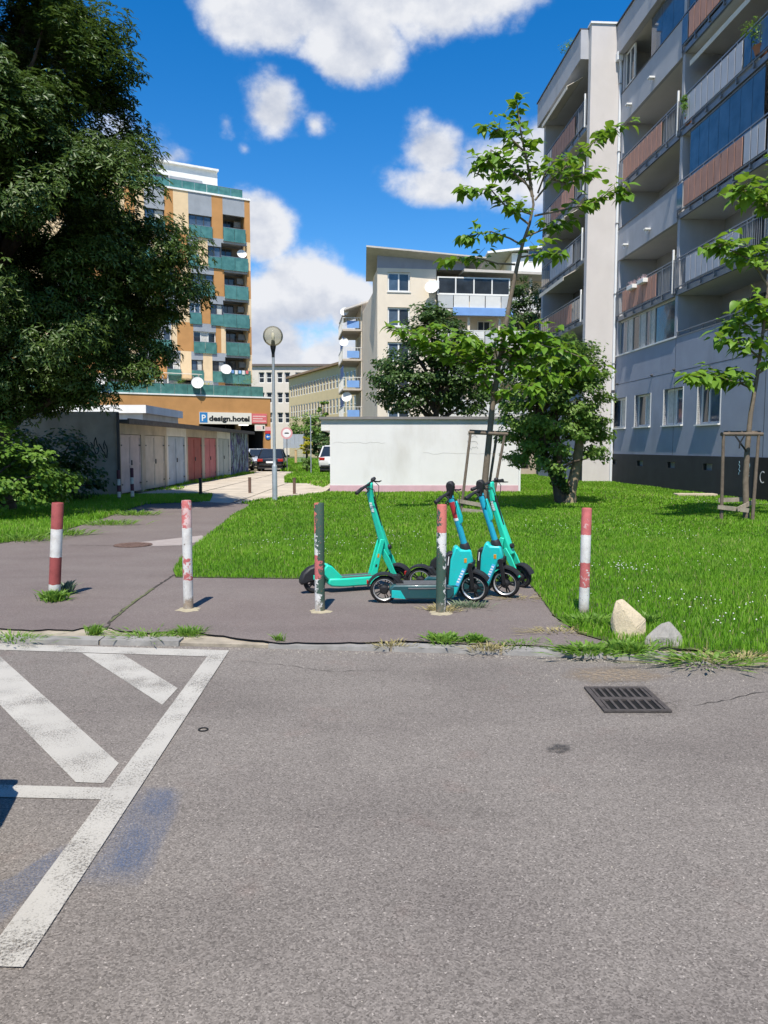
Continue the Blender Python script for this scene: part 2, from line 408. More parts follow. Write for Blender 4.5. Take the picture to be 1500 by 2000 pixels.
def soft_patch(pxs, z):
    """paint patch whose cover fades out at its rim"""
    pts = [G(x, y, ZP) for x, y in pxs]; c = sum(pts, Vector())/len(pts); n = len(pts)
    V = [c] + [c+(p-c)*.68 for p in pts] + pts; Fs = []
    for i in range(n):
        j = (i+1) % n; Fs += [(0,1+i,1+j), (1+i,1+n+i,1+n+j), (1+i,1+n+j,1+j)]
    V = np.array([(p.x,p.y,z) for p in V]); at = np.r_[np.ones(n+1), np.zeros(n)]
    me = mesh_np('faded_blue_marking', V, np.array(Fs), m_blue, at); o = bpy.data.objects.new('faded_blue_marking', me); COL.objects.link(o)
    tag(o, kind='structure')
soft_patch([(268,1535),(330,1532),(362,1545),(350,1590),(322,1650),(300,1712),(270,1738),(200,1738),(140,1735),(190,1660)], ZP+.004)
soft_patch([(232,1640),(262,1606),(300,1622),(292,1660),(275,1702),(245,1714),(210,1706)], ZP+.007)
soft_patch([(285,1540),(345,1540),(340,1570),(310,1600),(270,1590)], ZP+.007)
soft_patch([(-150,1840),(-150,1760),(-60,1740),(20,1715),(110,1655),(160,1640),(120,1700),(60,1760),(0,1810)], ZP+.004)
# dark oil stain and sandy silt near the drain
def stain(pxs, col, name, seed, lo=.35, hi=.62, z=ZP+.004):
    t = NT(name); at = t.n('ShaderNodeAttribute'); at.attribute_name = 'rnd'
    t.set(col=col, rough=.95, alpha=t.math('MULTIPLY', t.rng(t.noise(26, 6, .7), lo, hi), at.outputs['Fac']))
    pts = [G(x, y, ZP) for x, y in pxs]; c = sum(pts, Vector())/len(pts); n = len(pts)
    V = np.array([(p.x,p.y,z) for p in [c] + [c+(p-c)*.5 for p in pts] + pts]); Fs = []
    for i in range(n):
        j = (i+1) % n; Fs += [(0,1+i,1+j), (1+i,1+n+i,1+n+j), (1+i,1+n+j,1+j)]
    o = bpy.data.objects.new(name, mesh_np(name, V, np.array(Fs), t.m, np.r_[np.ones(n+1), np.zeros(n)])); COL.objects.link(o); tag(o, kind='structure')
stain([(1085,1322),(1110,1305),(1200,1300),(1270,1308),(1330,1322),(1270,1335),(1150,1338)], (.24,.19,.135), 'sand_silt', 1)
stain([(1062,1462),(1085,1452),(1115,1455),(1124,1466),(1095,1474),(1070,1472)], (.05,.047,.045), 'oil_stain', 2)
stain([(1130,1345),(1200,1330),(1290,1332),(1350,1372),(1350,1402),(1240,1412),(1170,1400)], (.09,.075,.065), 'drain_stain', 3, .45, .8)

# storm drain: shallow grate over a black sheet that paints the pit's shade
gc = [G(x, y, ZP) for x, y in ((1160,1345),(1276,1344),(1330,1391),(1190,1393))]
gx0, gx1 = 1.345, 1.76; gy0, gy1 = gc[3].y, gc[0].y
dr = thing('drain_grate', 'rusty iron storm drain grate with two rows of slots in the parking asphalt', 'drain', ((gx0+gx1)/2, (gy0+gy1)/2, ZP+.004))
hw, hd = (gx1-gx0)/2, (gy1-gy0)/2
m_iron = mat('drain_iron', (.085,.074,.068), .7, .35, 20, .5, 90, metal=.35)
m_pit_shade = mat('drain_pit_shade', (.004,.004,.004), 1, 0, 1)
b = MB(); b.box(-hw,hw,-hd,-hd+.03,0,.012); b.box(-hw,hw,hd-.03,hd,0,.012); b.box(-hw,-hw+.03,-hd+.03,hd-.03,0,.0118); b.box(hw-.03,hw,-hd+.03,hd-.03,0,.0118)
b.build('rim', m_iron, dr)
MB().sheet([(-hw+.01,-hd+.01),(hw-.01,-hd+.01),(hw-.01,hd-.01),(-hw+.01,hd-.01)], .001).build('pit_shade', m_pit_shade, dr)
MB().box(-hw+.03,hw-.03,-.025,.025,.001,.0112).build('crossbar', m_iron, dr)
bar = None
for row, n in ((1, 8), (-1, 7)):
    for i in range(n):
        xx = -hw+.045 + (2*hw-.09)*i/(n-1)
        y0, y1 = (.025, hd-.03) if row > 0 else (-hd+.03, -.025)
        if bar is None: o = MB().box(-.0085,.0085,0,y1-y0,.001,.0108).build('bar', m_iron, dr); bar = o.data
        else: o = inst('bar', bar, dr)
        o.location = (xx, y0, 0)
rg = G(397,1426,ZP); 
o = MB().lathe([(.026+.004*math.cos(t), .004+.004*math.sin(t)) for t in np.linspace(0, 2*math.pi, 9)[:-1]], 24, close=True).build('rubber_ring', mat('black_rubber', (.012,.012,.012), .6, .1), smooth=True, loc=(rg.x, rg.y, ZP+.0005))
tag(o, 'small black rubber ring lying on the bare asphalt', 'rubber ring')

# concrete driveway to the garages: slabs with open joints
dv = MB(); D0, D1 = 21.0, 72.0
dv.sheet([(-8.45,25.2),(-6.2,22.3),(-4.4,21.2),(-3.3,21.6),(-1.9,26.0),(-1.9,27.5),(-2.1,34),(-2.6,36.5),(-4.6,39.0),(-5.2,47),(-4.2,56),(-5,72),(-13.5,72),(-8.1,47)], -.006)
drive = tag(dv.build('driveway', mat('drive_joint', (.16,.14,.09), .95, .3, 5)), kind='structure')
r = random.Random(9); dpoly = [(-8.35,25.4),(-6.1,22.5),(-4.4,21.4),(-3.4,21.8),(-2.0,26.1),(-2.1,34),(-2.8,36.4),(-4.7,39),(-5.3,47),(-5.3,56),(-8.6,56),(-8.05,47)]
y = 21.2; slabs = 0
while y < 56:
    x = -8.5; dy = 2.4
    while x < -1.9:
        dx = 2.15; q = [(x+.03,y+.03),(x+dx-.03,y+.03),(x+dx-.03,y+dy-.03),(x+.03,y+dy-.03)]
        cx_, cy_ = np.array([p[0] for p in q]), np.array([p[1] for p in q])
        ins = in_poly(cx_, cy_, dpoly)
        if ins.any():
            # clip the slab to the drive's outline
            poly = [Vector((a, b_, 0)) for a, b_ in q]
            ok = [p for p, i in zip(poly, ins) if i]; cen = sum(ok, Vector())/len(ok)
            pts = []
            for p, i in zip(poly, ins):
                if i: pts.append(p); continue
                lo, hi = 0.0, 1.0
                for _ in range(14):
                    mid = (lo+hi)/2; s_ = cen + (p-cen)*mid
                    if in_poly(np.array([s_.x]), np.array([s_.y]), dpoly)[0]: lo = mid
                    else: hi = mid
                pts.append(cen + (p-cen)*lo*.98)
            z = r.uniform(.0, .008); b = MB(); b.prism([(p.x,p.y) for p in pts], -.005, .004+z, 'z'); b.build('concrete_slab', m_concrete, drive); slabs += 1
        x += dx
    y += dy
# narrow gravel path across the lawn on the right
gpath = [G(*p) for p in ((1118,953),(1160,958),(1230,966),(1300,976),(1420,985),(1520,988),(1520,981),(1420,977),(1310,969),(1235,960),(1165,953),(1120,949))]
b = MB(); b.sheet(gpath, .012); tag(b.build('lawn_path', asphalt('gravel_path', (.26,.25,.235), (.17,.165,.155), (.36,.345,.32), (.9,.9,.9))), kind='structure')

# grit and small stones washed against the kerb and scattered on the asphalt
def grit(n, xs, ys, size, seed):
    r_ = np.random.default_rng(seed); V, T = [], []; k = 0
    for _ in range(n):
        x = r_.uniform(*xs); y = ys(x, r_); s = size*r_.uniform(.4,1.5); a = r_.uniform(0, 6.28, 4)+np.arange(4)*1.57
        V += [(x+s*math.cos(t)*r_.uniform(.6,1), y+s*math.sin(t)*r_.uniform(.6,1), ZP) for t in np.linspace(0, 6.28, 5)[:-1]] + [(x+s*.2, y, ZP+s*r_.uniform(.4,.9))]
        T += [(k,k+1,k+4),(k+1,k+2,k+4),(k+2,k+3,k+4),(k+3,k,k+4)]; k += 5
    return np.array(V), np.array(T)
m_grit = mat('grit_stone', (.26,.235,.20), .95, .5, 30)
parts_ = [grit(900, (-3.6,3.6), lambda x, r_: kerb_y(x)-abs(r_.normal(0,.07))-.01, .007, 1), grit(320, (-2.5,3.0), lambda x, r_: r_.uniform(1.6,6.0), .0045, 2), grit(160, (.9,2.6), lambda x, r_: 5.25+r_.normal(0,.12), .006, 3)]
Vs, Ts, k_ = [], [], 0
for V_, T_ in parts_: Vs.append(V_); Ts.append(T_+k_); k_ += len(V_)
o = bpy.data.objects.new('grit', mesh_np('grit', np.concatenate(Vs), np.concatenate(Ts), m_grit)); COL.objects.link(o); tag(o, 'loose grit and tiny stones along the kerb and on the asphalt', 'gravel', kind='stuff')
# fine cracks in the parking asphalt
def pcrack(pxs, w, seed):
    r_ = random.Random(seed); pts = jitter_edge([G(x, y, ZP) for x, y in pxs], .014, .05, seed); A, B = [], []
    for i, p in enumerate(pts):
        d = pts[min(i+1,len(pts)-1)] - pts[max(i-1,0)]; n = Vector((-d.y, d.x, 0)).normalized(); q = w*r_.uniform(.2,1)*(1 if 0 < i < len(pts)-1 else .1); A.append(p+n*q); B.append(p-n*q)
    b = MB(); b.sheet(A+B[::-1], ZP+.004); tag(b.build('asphalt_crack', m_crack), kind='structure')
pcrack([(455,1290),(560,1300),(640,1312),(760,1310)], .0035, 31); pcrack([(1340,1380),(1400,1372),(1500,1350),(1620,1345)], .004, 32)
# ------------------------------------------------------------------ lawns
def leafmat(name, c1, c2, trans=.35, rough=.5, spec=.3, dry=None):
    t = NT(name); at = t.n('ShaderNodeAttribute'); at.attribute_name = 'rnd'
    c = t.mix(at.outputs['Fac'], c1, c2)
    if dry: c = t.mix(t.rng(at.outputs['Fac'], .90, .99), c, dry); c = t.mix(t.math('MULTIPLY', t.rng(t.noise(.8, 4, .6), .45, .66), .4), c, (.070,.185,.022)); c = t.mix(t.math('MULTIPLY', t.rng(t.noise(1.7, 4, .6, t.co('Object', (1,1,.2))), .56, .70), .45), c, (.28,.36,.07))
    t.set(col=c, rough=rough, spec=spec)
    tr = t.n('ShaderNodeBsdfTranslucent'); t.l(t.mix(.5, c, [min(1, x*1.5) for x in c2], 'MIX'), tr.inputs[0])
    mx = t.n('ShaderNodeMixShader'); mx.inputs[0].default_value = trans; t.l(t.b.outputs[0], mx.inputs[1]); t.l(tr.outputs[0], mx.inputs[2])
    t.l(mx.outputs[0], t.out.inputs[0]); MATS[name] = t.m; return t.m
m_grass = leafmat('grass_blades', (.108,.285,.008), (.265,.475,.040), .46, .55, .25, (.42,.38,.17))
lawn_main = [Vector(p) for p in LF] + [Vector((x, kerb_y(x)+.17, 0)) for x in (2.6, 3.5, 5, 8, 12.6)] + [Vector((11.8,20,0)), Vector((11.0,30,0)), Vector((10.3,34,0)), Vector((8.9,36,0)), Vector((8.4,44,0)), Vector((4.9,44,0)), Vector((4.75,26.6,0)), Vector((-1.9,26.45,0)), Vector((-3.3,23.4,0)), Vector((-4.0,21.4,0))] + [Vector(p) for p in PR[:-1]]
lawn_left = [Vector(p) for p in LL] + [G(410,980), G(416,966), G(330,962), Vector((-8.5,24.6,0)), Vector((-20,24.6,0)), Vector((-20,9.3,0)), Vector((-8,9.3,0))]
island = [G(556,943), G(600,945), G(630,953), G(645,945), G(648,928), G(600,925), G(572,925), G(556,934)]
verge = [G(548,921), G(640,923), G(700,915), G(700,900), G(545,897), G(538,902), G(560,915)]
for i, (nm, poly) in enumerate((('lawn', lawn_main), ('lawn', lawn_left), ('grass_island', island), ('grass_verge', verge))):
    b = MB(); b.sheet(poly, .006 + .0005*i); tag(b.build(nm, m_soilgrass), kind='structure')
def blades(poly, dens, hmin, hmax, w, near=0, far=99, bend=.5, keep=None):
    xs = [p[0] for p in poly]; ys = [p[1] for p in poly]
    x0, x1, y0, y1 = min(xs), max(xs), max(min(ys), near), min(max(ys), far)
    if y1 <= y0: return None
    n = int((x1-x0)*(y1-y0)*dens); x = rng.uniform(x0, x1, n); y = rng.uniform(y0, y1, n)
    k = in_poly(x, y, poly) & (np.abs(x) < y*.56+1.0)
    # patchy height: low frequency waves
    x, y = x[k], y[k]; n = len(x)
    lf = .5 + .25*np.sin(x*1.7+1.3*np.sin(y*.9)) + .25*np.sin(y*1.3+2*np.sin(x*.8+1))
    h = (hmin + (hmax-hmin)*(.35*rng.random(n)+.65*lf*rng.uniform(.6,1.25,n)))
    a = rng.uniform(0, 2*np.pi, n); ca, sa = np.cos(a), np.sin(a)
    tilt = rng.uniform(.05, bend, n)*h; ww = w*rng.uniform(.6, 1.3, n)
    V = np.zeros((n, 5, 3)); lx, ly = np.cos(a+1.57+rng.uniform(-.5,.5,n)), np.sin(a+1.57+rng.uniform(-.5,.5,n))
    for i, (s, hh, tt, wk) in enumerate(((-1,0,0,1),(1,0,0,1),(1,.55,.3,.8),(-1,.55,.3,.8),(0,1,1,0))):
        V[:,i,0] = x + s*wk*ww/2*ca + lx*tilt*tt; V[:,i,1] = y + s*wk*ww/2*sa + ly*tilt*tt; V[:,i,2] = .004 + h*hh*(1-.15*tt)
    base = np.arange(n)[:,None]*5
    T = np.concatenate([base+np.array([[0,1,2]]), base+np.array([[0,2,3]]), base+np.array([[3,2,4]])])
    at = np.repeat(np.clip(rng.normal(.5,.28,n)*.8 + .35*(lf-.5) + .55*(rng.random(n) < .07), 0, 1), 5)
    return V.reshape(-1,3), T, at
def join_np(parts):
    Vs, Fs, As, k = [], [], [], 0
    for p in parts:
        if p is None: continue
        V, T, a = p; Vs.append(V); Fs.append(T+k); As.append(a); k += len(V)
    return np.concatenate(Vs), np.concatenate(Fs), np.concatenate(As)
def grass_object(name, label, parts):
    V, T, a = join_np(parts); me = mesh_np(name, V, T, m_grass, a); o = bpy.data.objects.new(name, me); COL.objects.link(o)
    return tag(o, label, 'grass', kind='stuff')
grass_object('lawn_grass', 'lush green lawn grass between the scooters and the grey block', [
    blades(lawn_main, 2600, .04, .12, .008, 0, 8.5), blades(lawn_main, 2300, .04, .11, .009, 8.5, 13), blades(lawn_main, 900, .04, .11, .016, 13, 20),
    blades(lawn_main, 300, .05, .11, .034, 20, 46)])
grass_object('lawn_grass', 'green lawn grass left of the footpath under the big maple', [
    blades(lawn_left, 900, .06, .14, .014, 9, 16), blades(lawn_left, 500, .06, .14, .022, 16, 25)])
grass_object('verge_grass', 'rough green grass island and verge beside the concrete driveway', [blades(island, 120, .10, .28, .06, bend=.6), blades(verge, 60, .12, .35, .09), blades([(-8.55,31),(-8.15,31),(-7.95,38),(-7.7,46.5),(-8.2,46.5),(-8.4,38)], 90, .08, .30, .05, bend=.7), blades([(-8.6,27),(-7.4,28),(-7.7,30),(-8.5,31)], 60, .04, .12, .04, bend=.7)])
# white clover heads
m_clover = mat('clover_white', (.58,.60,.50), .8, .1)
def clover(poly, spots, n):
    V, T = [], []; k = 0
    th = np.linspace(0, 2*np.pi, 6)[:-1]
    for _ in range(n):
        s = spots[rng.integers(len(spots))]; p = np.array([rng.normal(s[0], s[2]), rng.normal(s[1], s[2])])
        if not in_poly(p[:1], p[1:], poly)[0]: continue
        z = rng.uniform(.07,.13); r_ = rng.uniform(.006,.010)
        V += [(p[0],p[1],z+r_)] + [(p[0]+r_*math.cos(t), p[1]+r_*math.sin(t), z) for t in th] + [(p[0],p[1],z-r_)]
        for i in range(5):
            j = (i+1) % 5; T += [(k,k+1+i,k+1+j), (k+6,k+1+j,k+1+i)]
        k += 7
    return np.array(V), np.array(T)
sp = []
for px, py, s in ((1190,1120,.25),(1230,1125,.15),(1280,1180,.4),(1440,1110,.5),(1180,1035,.6),(1100,1035,.5),(1320,1050,.6),(690,1080,.7),(800,1060,.6),(1380,1200,.4),(600,1070,.8),(760,1010,1.2),(1450,1230,.3)):
    q = G(px, py); sp.append((q.x, q.y, s))
V, T = clover(lawn_main, sp, 330); o = bpy.data.objects.new('clover_flowers', mesh_np('clover_flowers', V, T, m_clover)); COL.objects.link(o)
tag(o, 'tiny white clover flower heads dotted through the lawn grass', 'flowers', kind='stuff')

# weeds: separate leafy clumps
m_weed = leafmat('weed_leaf', (.10,.21,.025), (.20,.34,.05), .4)
m_dry = leafmat('dry_grass', (.30,.26,.11), (.42,.36,.18), .3, .8)
m_greyweed = leafmat('grey_weed', (.13,.18,.10), (.22,.27,.17), .3)
def weed(c, rad, h, n, m, label, leafy=True, cat='weed', sx=1.0, group=None):
    x = rng.normal(0, rad*.5, n)*sx; y = rng.normal(0, rad*.42, n)
    V = np.zeros((n,5,3)); a = rng.uniform(0, 2*np.pi, n); hh = h*rng.uniform(.35,1.1,n); ww = (.013 if leafy else .006)*rng.uniform(.6,1.3,n)
    out = np.stack([x, y], 1)*.5 + rng.normal(0, h*.35, (n,2))
    for i, (s, q, tt, wk) in enumerate(((-1,0,0,.25),(1,0,0,.25),(1,.6,.45,1),(-1,.6,.45,1),(0,.85,1,0))):
        V[:,i,0] = x + s*wk*ww*np.cos(a) + out[:,0]*tt; V[:,i,1] = y + s*wk*ww*np.sin(a) + out[:,1]*tt; V[:,i,2] = hh*q
    base = np.arange(n)[:,None]*5; T = np.concatenate([base+np.array([[0,1,2]]), base+np.array([[0,2,3]]), base+np.array([[3,2,4]])])
    o = bpy.data.objects.new('weed_clump', mesh_np('weed_clump', V.reshape(-1,3), T, m, np.repeat(rng.random(n), 5))); COL.objects.link(o)
    o.location = c; return tag(o, label, cat, group)
def wd(px, py, rad, h, n, m, label, leafy=True, sx=1.0, z=-.004, group=None): c = G(px, py, z); return weed((c.x, c.y, z), rad, h, n, m, label, leafy, sx=sx, group=group)
wd(105,1174,.10,.13,260,m_weed,'green leafy weeds growing round the foot of the bollard with the clean red bands')
wd(128,1160,.07,.17,120,m_greyweed,'grey green weed leaning beside the foot of the bollard with the clean red bands')
wd(30,1249,.16,.05,200,m_weed,'thin grass tuft in the kerb joint beside the white parking line',False,1.6,-.02)
wd(185,1240,.06,.10,160,m_weed,'upright green tuft between two kerbstones near the pavement crack',False,.8,-.02)
wd(290,1243,.18,.05,260,m_weed,'low grass strip along the kerb by the marking corner',False,1.8,-.02)
wd(365,1241,.10,.09,220,m_weed,'bright green tuft growing from the broken kerb below the second red and white bollard',False,1.0,-.02)
wd(546,1255,.03,.09,60,m_weed,'single small tuft standing on the kerb edge below the green bollards',False,1.0,-.02)
wd(765,1262,.10,.05,120,m_dry,'dry yellow grass in the kerb gap between kerbstones',False,1.4,-.02)
wd(870,1252,.13,.07,240,m_weed,'small leafy weeds in the pavement edge in front of the peeling bollard')
wd(930,1254,.06,.08,120,m_weed,'dense round weed sprouting from the pavement edge by the kerb')
wd(955,1270,.11,.06,160,m_dry,'straw coloured grass tuft on the kerb in front of the scooters',False,1.3,-.02)
wd(1010,1262,.12,.05,160,m_weed,'thin green grass along the kerb toward the boulders',False,1.5,-.02)
wd(1090,1234,.16,.035,160,m_dry,'pale creeping grass on the pavement edge by the last bollard',False,1.8,0)
wd(1155,1222,.16,.10,420,m_weed,'leafy weeds round the base of the red and white bollard in the lawn',z=0)
wd(1150,1272,.16,.06,420,m_weed,'broad leafy weed mat over the kerb left of the boulders',sx=1.4,z=-.02)
wd(1225,1274,.11,.11,260,m_weed,'tall bright weeds growing at the foot of the cream boulder',z=-.02)
wd(1262,1225,.08,.14,160,m_weed,'dark green weed squeezed between the two boulders',z=0)
wd(1370,1288,.22,.045,340,m_weed,'low green weeds covering the kerb right of the grey boulder',sx=1.8,z=-.02)
wd(1450,1290,.2,.06,200,m_dry,'dry grass fringe over the kerb at the lawn edge',False,1.8,-.02)
wd(865,1192,.12,.05,240,m_dry,'dry grass ring at the foot of the peeling bollard by the scooters',False,1.3,0)
wd(915,1186,.12,.07,220,m_greyweed,'wispy pale grass under the front wheel of the near scooter',False,1.4,0)
wd(1010,1168,.16,.018,120,m_dry,'flattened straw on the pavement behind the scooters',False,1.8,.002)
for px, py, lb in ((265,1006,'where the footpath narrows'),(215,1025,'level with the manhole cover'),(120,1045,'behind the bollard with clean red bands'),(45,1056,'at its widest shaded corner')):
    wd(px, py, .3, .14, 260, m_weed, 'ragged weeds spilling over the footpath edge ' + lb, sx=1.5, z=0, group='weeds along the footpath edge')
# ------------------------------------------------------------------ bollards
def banded(name, h, bands, under=(.10,.06,.05), wear=.12, seed=0.0, side=None, fade=None):
    """paint bands (top fraction, colour) over bare metal; chipped by noise"""
    t = NT(name); o = t.co(); sp_ = t.n('ShaderNodeSeparateXYZ'); t.l(o, sp_.inputs[0])
    mp = t.n('ShaderNodeMapping'); mp.inputs['Location'].default_value = (seed, seed*.7, 0); t.l(o, mp.inputs[0]); v = mp.outputs[0]
    zf = t.math('DIVIDE', sp_.outputs[2], h)
    zf = t.math('ADD', zf, t.math('MULTIPLY', t.math('SUBTRACT', t.noise(30, 4, .6, v), .5), .03))
    cr = t.n('ShaderNodeValToRGB'); cr.color_ramp.interpolation = 'CONSTANT'; e = cr.color_ramp.elements
    bands = sorted(bands); e[0].position = 0; e[0].color = tuple(bands[0][1])+(1,); e[1].position = bands[1][0]; e[1].color = tuple(bands[1][1])+(1,)
    for p_, c_ in bands[2:]: q = e.new(p_); q.color = tuple(c_)+(1,)
    t.l(zf, cr.inputs[0]); c = cr.outputs[0]
    n = t.noise(14, 6, .72, v)
    if fade: c = t.mix(t.math('MULTIPLY', t.rng(t.noise(11, 6, .7, v), fade, fade+.05), t.rng(zf, .60, .74, 1, .55)), c, WHT)
    if side is not None:   # paint survives on one side / height only
        m_ = t.math('ADD', t.math('MULTIPLY', t.math('SUBTRACT', n, .5), 2.6), t.math('ADD', side(t, sp_, zf), .5)); mask = t.rng(m_, .50, .53)
        c = t.mix(mask, under, c)
        c = t.mix(t.rng(t.noise(45, 5, .7, v), .60, .64), c, (.16,.09,.06))
    else:
        c = t.mix(t.rng(n, .5+wear*.5+.1, .5+wear*.5+.16), c, [x*.9 for x in under]) if wear < .3 else c
        c = t.mix(t.math('MULTIPLY', t.rng(t.noise(9, 7, .7, v), .42, .72), .45), c, (.30,.22,.18), 'MULTIPLY')
    foot = t.rng(zf, .02, .13, 1, 0)
    c = t.mix(t.math('MULTIPLY', foot, t.rng(t.noise(22, 5, .7, v), .3, .6)), c, (.22,.17,.12))
    t.set(col=c, rough=.6, spec=.35); t.bump(t.noise(40, 5, .7, v), .5, .004); MATS[name] = t.m; return t.m
RED, WHT, PINK = (.30,.070,.065), (.62,.61,.58), (.50,.135,.130)
def bollard(px_top, py_top, px, py, dia, m, label, foot=None, group='bollards along the kerb'):
    b = G(px, py); d = P(px_top, py_top, b.y); h = d.z; lean = math.atan2(d.x-b.x, h)
    t = thing('bollard', label, 'bollard', (b.x, b.y, 0), group=group); t.rotation_euler = (0, lean, 0)
    r_ = dia/2
    MB().lathe([(r_,-.05),(r_*1.01,.1),(r_*.99,h*.5),(r_,h-.012),(r_*.93,h-.002),(r_*.80,h),(r_*.76,h-.012),(0,h-.014)], 24).build('post', m(h), t, smooth=True)
    if foot:
        q = MB(); n = 22; rr = [dia*foot*random.uniform(.8,1.25) for _ in range(n)]
        q.add([(0,0,.014)]+[(rr[i]*.6*math.cos(i*2*math.pi/n), rr[i]*.6*math.sin(i*2*math.pi/n), .011) for i in range(n)]+[(rr[i]*math.cos(i*2*math.pi/n), rr[i]*math.sin(i*2*math.pi/n), .001) for i in range(n)],
              [(0,1+i,1+(i+1)%n) for i in range(n)]+[(1+i,1+n+i,1+n+(i+1)%n,1+(i+1)%n) for i in range(n)])
        q.build('footing', mat('footing_mortar', (.33,.29,.20), .95, .2, 12, .5, 60), t, smooth=True)
    return t
bollard(113,981,106,1168,.118, lambda h: banded('bollard_paint_clean', h, [(0,WHT),(.146,RED),(.433,WHT),(.724,RED)], wear=.2, seed=1), 'leaning red and white bollard with clean even bands and weeds at its foot')
bollard(364,977,368,1190,.094, lambda h: banded('bollard_paint_patchy', h, [(0,(.36,.29,.22)),(.12,WHT),(.27,PINK),(.49,WHT),(.75,PINK)], wear=.06, seed=3, fade=.46), 'red and white bollard with patchy worn red bands and a brown stained foot', 1.25)
GRN = (.045,.085,.062)
bollard(623,982,625,1194,.096, lambda h: banded('bollard_paint_peeling', h, [(0,WHT),(.30,PINK),(.52,WHT),(.72,(.6,.16,.12))], under=GRN, seed=5,
        side=lambda t, s, z: t.math('ADD', t.math('MULTIPLY', s.outputs[0], -9.0), t.math('MULTIPLY', t.rng(z, .58, .70, 0, 1), -.28))), 'dark green bollard with old white paint left only down one side', 1.1)
bollard(863,985,861,1197,.094, lambda h: banded('bollard_paint_flaking', h, [(0,WHT),(.55,WHT),(.74,(.50,.15,.12))], under=GRN, seed=8,
        side=lambda t, s, z: t.math('ADD', t.math('MULTIPLY', s.outputs[0], 5.0), t.math('MULTIPLY', t.rng(z, .46, .68, -1, 1), .26))), 'flaking bollard with green lower half and white top beside the near scooter', 1.2)
bollard(1146,992,1140,1200,.094, lambda h: banded('bollard_paint_bright', h, [(0,(.45,.42,.38)),(.05,WHT),(.25,WHT),(.26,PINK),(.49,WHT),(.75,PINK)], wear=.05, seed=11, fade=.56), 'tilted red and white bollard standing at the lawn edge by the boulders')

# ------------------------------------------------------------------ boulders
def boulder(name, pts, loc, m, label, seed, lift=0):
    bm = bmesh.new()
    for p in pts: bm.verts.new(p)
    bmesh.ops.convex_hull(bm, input=bm.verts)
    bmesh.ops.delete(bm, geom=[v for v in bm.verts if not v.link_faces], context='VERTS')
    bmesh.ops.bevel(bm, geom=list(bm.edges), offset=.007, segments=1, affect='EDGES', profile=.6)
    bmesh.ops.triangulate(bm, faces=bm.faces); bmesh.ops.subdivide_edges(bm, edges=bm.edges, cuts=2)
    r = random.Random(seed)
    for v in bm.verts: v.co += Vector((r.gauss(0,1), r.gauss(0,1), r.gauss(0,1)))*.0012
    me = bpy.data.meshes.new(name); bm.to_mesh(me); bm.free(); me.materials.append(m)
    o = bpy.data.objects.new(name, me); COL.objects.link(o); o.location = loc; return tag(o, label, 'boulder')
c = G(1234,1250)
boulder('boulder', [(-.115,-.09,-.03),(.06,-.12,-.03),(.14,-.02,-.02),(.10,.12,-.03),(-.10,.12,-.03),(-.15,.0,.13),(-.142,-.04,.20),(-.105,.02,.305),(-.055,.0,.325),(-.075,-.075,.27),(.02,.03,.26),(.135,-.03,.155),(.14,.05,.12),(.03,-.115,.10),(-.03,-.12,.02),(.125,-.06,.05)],
        (c.x, c.y+.10, 0), mat('cream_stone', (.50,.42,.29), .9, .16, 9, .7, 45, dirt=.35, dirtcol=(.30,.24,.16)), 'pale cream angular boulder on the lawn edge above the kerb', 3)
c = G(1300,1263)
boulder('boulder', [(-.15,-.08,-.03),(.12,-.10,-.03),(.16,.05,-.02),(-.13,.09,-.03),(-.15,-.02,.05),(-.02,.02,.155),(.05,.0,.185),(.08,.05,.17),(.15,-.03,.075),(.02,-.09,.075),(-.08,-.08,.07),(.155,.04,.05)],
        (c.x, c.y+.08, 0), mat('grey_stone', (.27,.255,.23), .9, .25, 10, .8, 40, dirt=.5, dirtcol=(.10,.10,.09)), 'smaller flat grey boulder lying beside the cream boulder', 5)

# ------------------------------------------------------------------ scooters
def paint(name, col, coat=.35, rough=.38):
    t = NT(name); c = t.mix(t.rng(t.noise(5, 6, .6), .3, .75), col, [x*.86+.006 for x in col])
    c = t.mix(t.math('MULTIPLY', t.rng(t.noise(26, 7, .7), .60, .76), .5), c, (.22,.22,.19))
    t.set(col=c, rough=t.rng(t.noise(9, 5, .6), .3, .7, rough-.08, rough+.18), spec=.5, coat=coat); MATS[name] = t.m; return t.m
m_mint = paint('mint_paint', (.012,.60,.40)); m_cyan = paint('turquoise_paint', (.004,.52,.50)); m_stemblue = paint('cyan_stem_paint', (.004,.36,.52)); m_dteal = paint('dark_teal_paint', (.012,.075,.085))
m_blk = mat('black_plastic', (.016,.016,.018), .55, .25, 8, .2, 120, spec=.45)
m_tyre = mat('tyre_rubber', (.022,.021,.021), .85, .25, 12, .3, 90, spec=.25, dirt=.4, dirtcol=(.10,.09,.08))
m_rim = mat('silver_rim', (.62,.62,.62), .35, .08, 8, metal=.6)
m_grip = mat('deck_grip', (.085,.09,.095), .9, .2, 30, .6, 200)
m_amber = mat('amber_reflector', (.62,.26,.02), .3, .1)
m_sticker = mat('blue_sticker', (.10,.42,.72), .5, .1); m_white = mat('white_print', (.78,.80,.80), .5, .05); m_redlabel = mat('red_label', (.40,.03,.04), .5, .15)
m_metal = mat('grey_metal', (.35,.35,.36), .4, .1, 6, metal=.7)
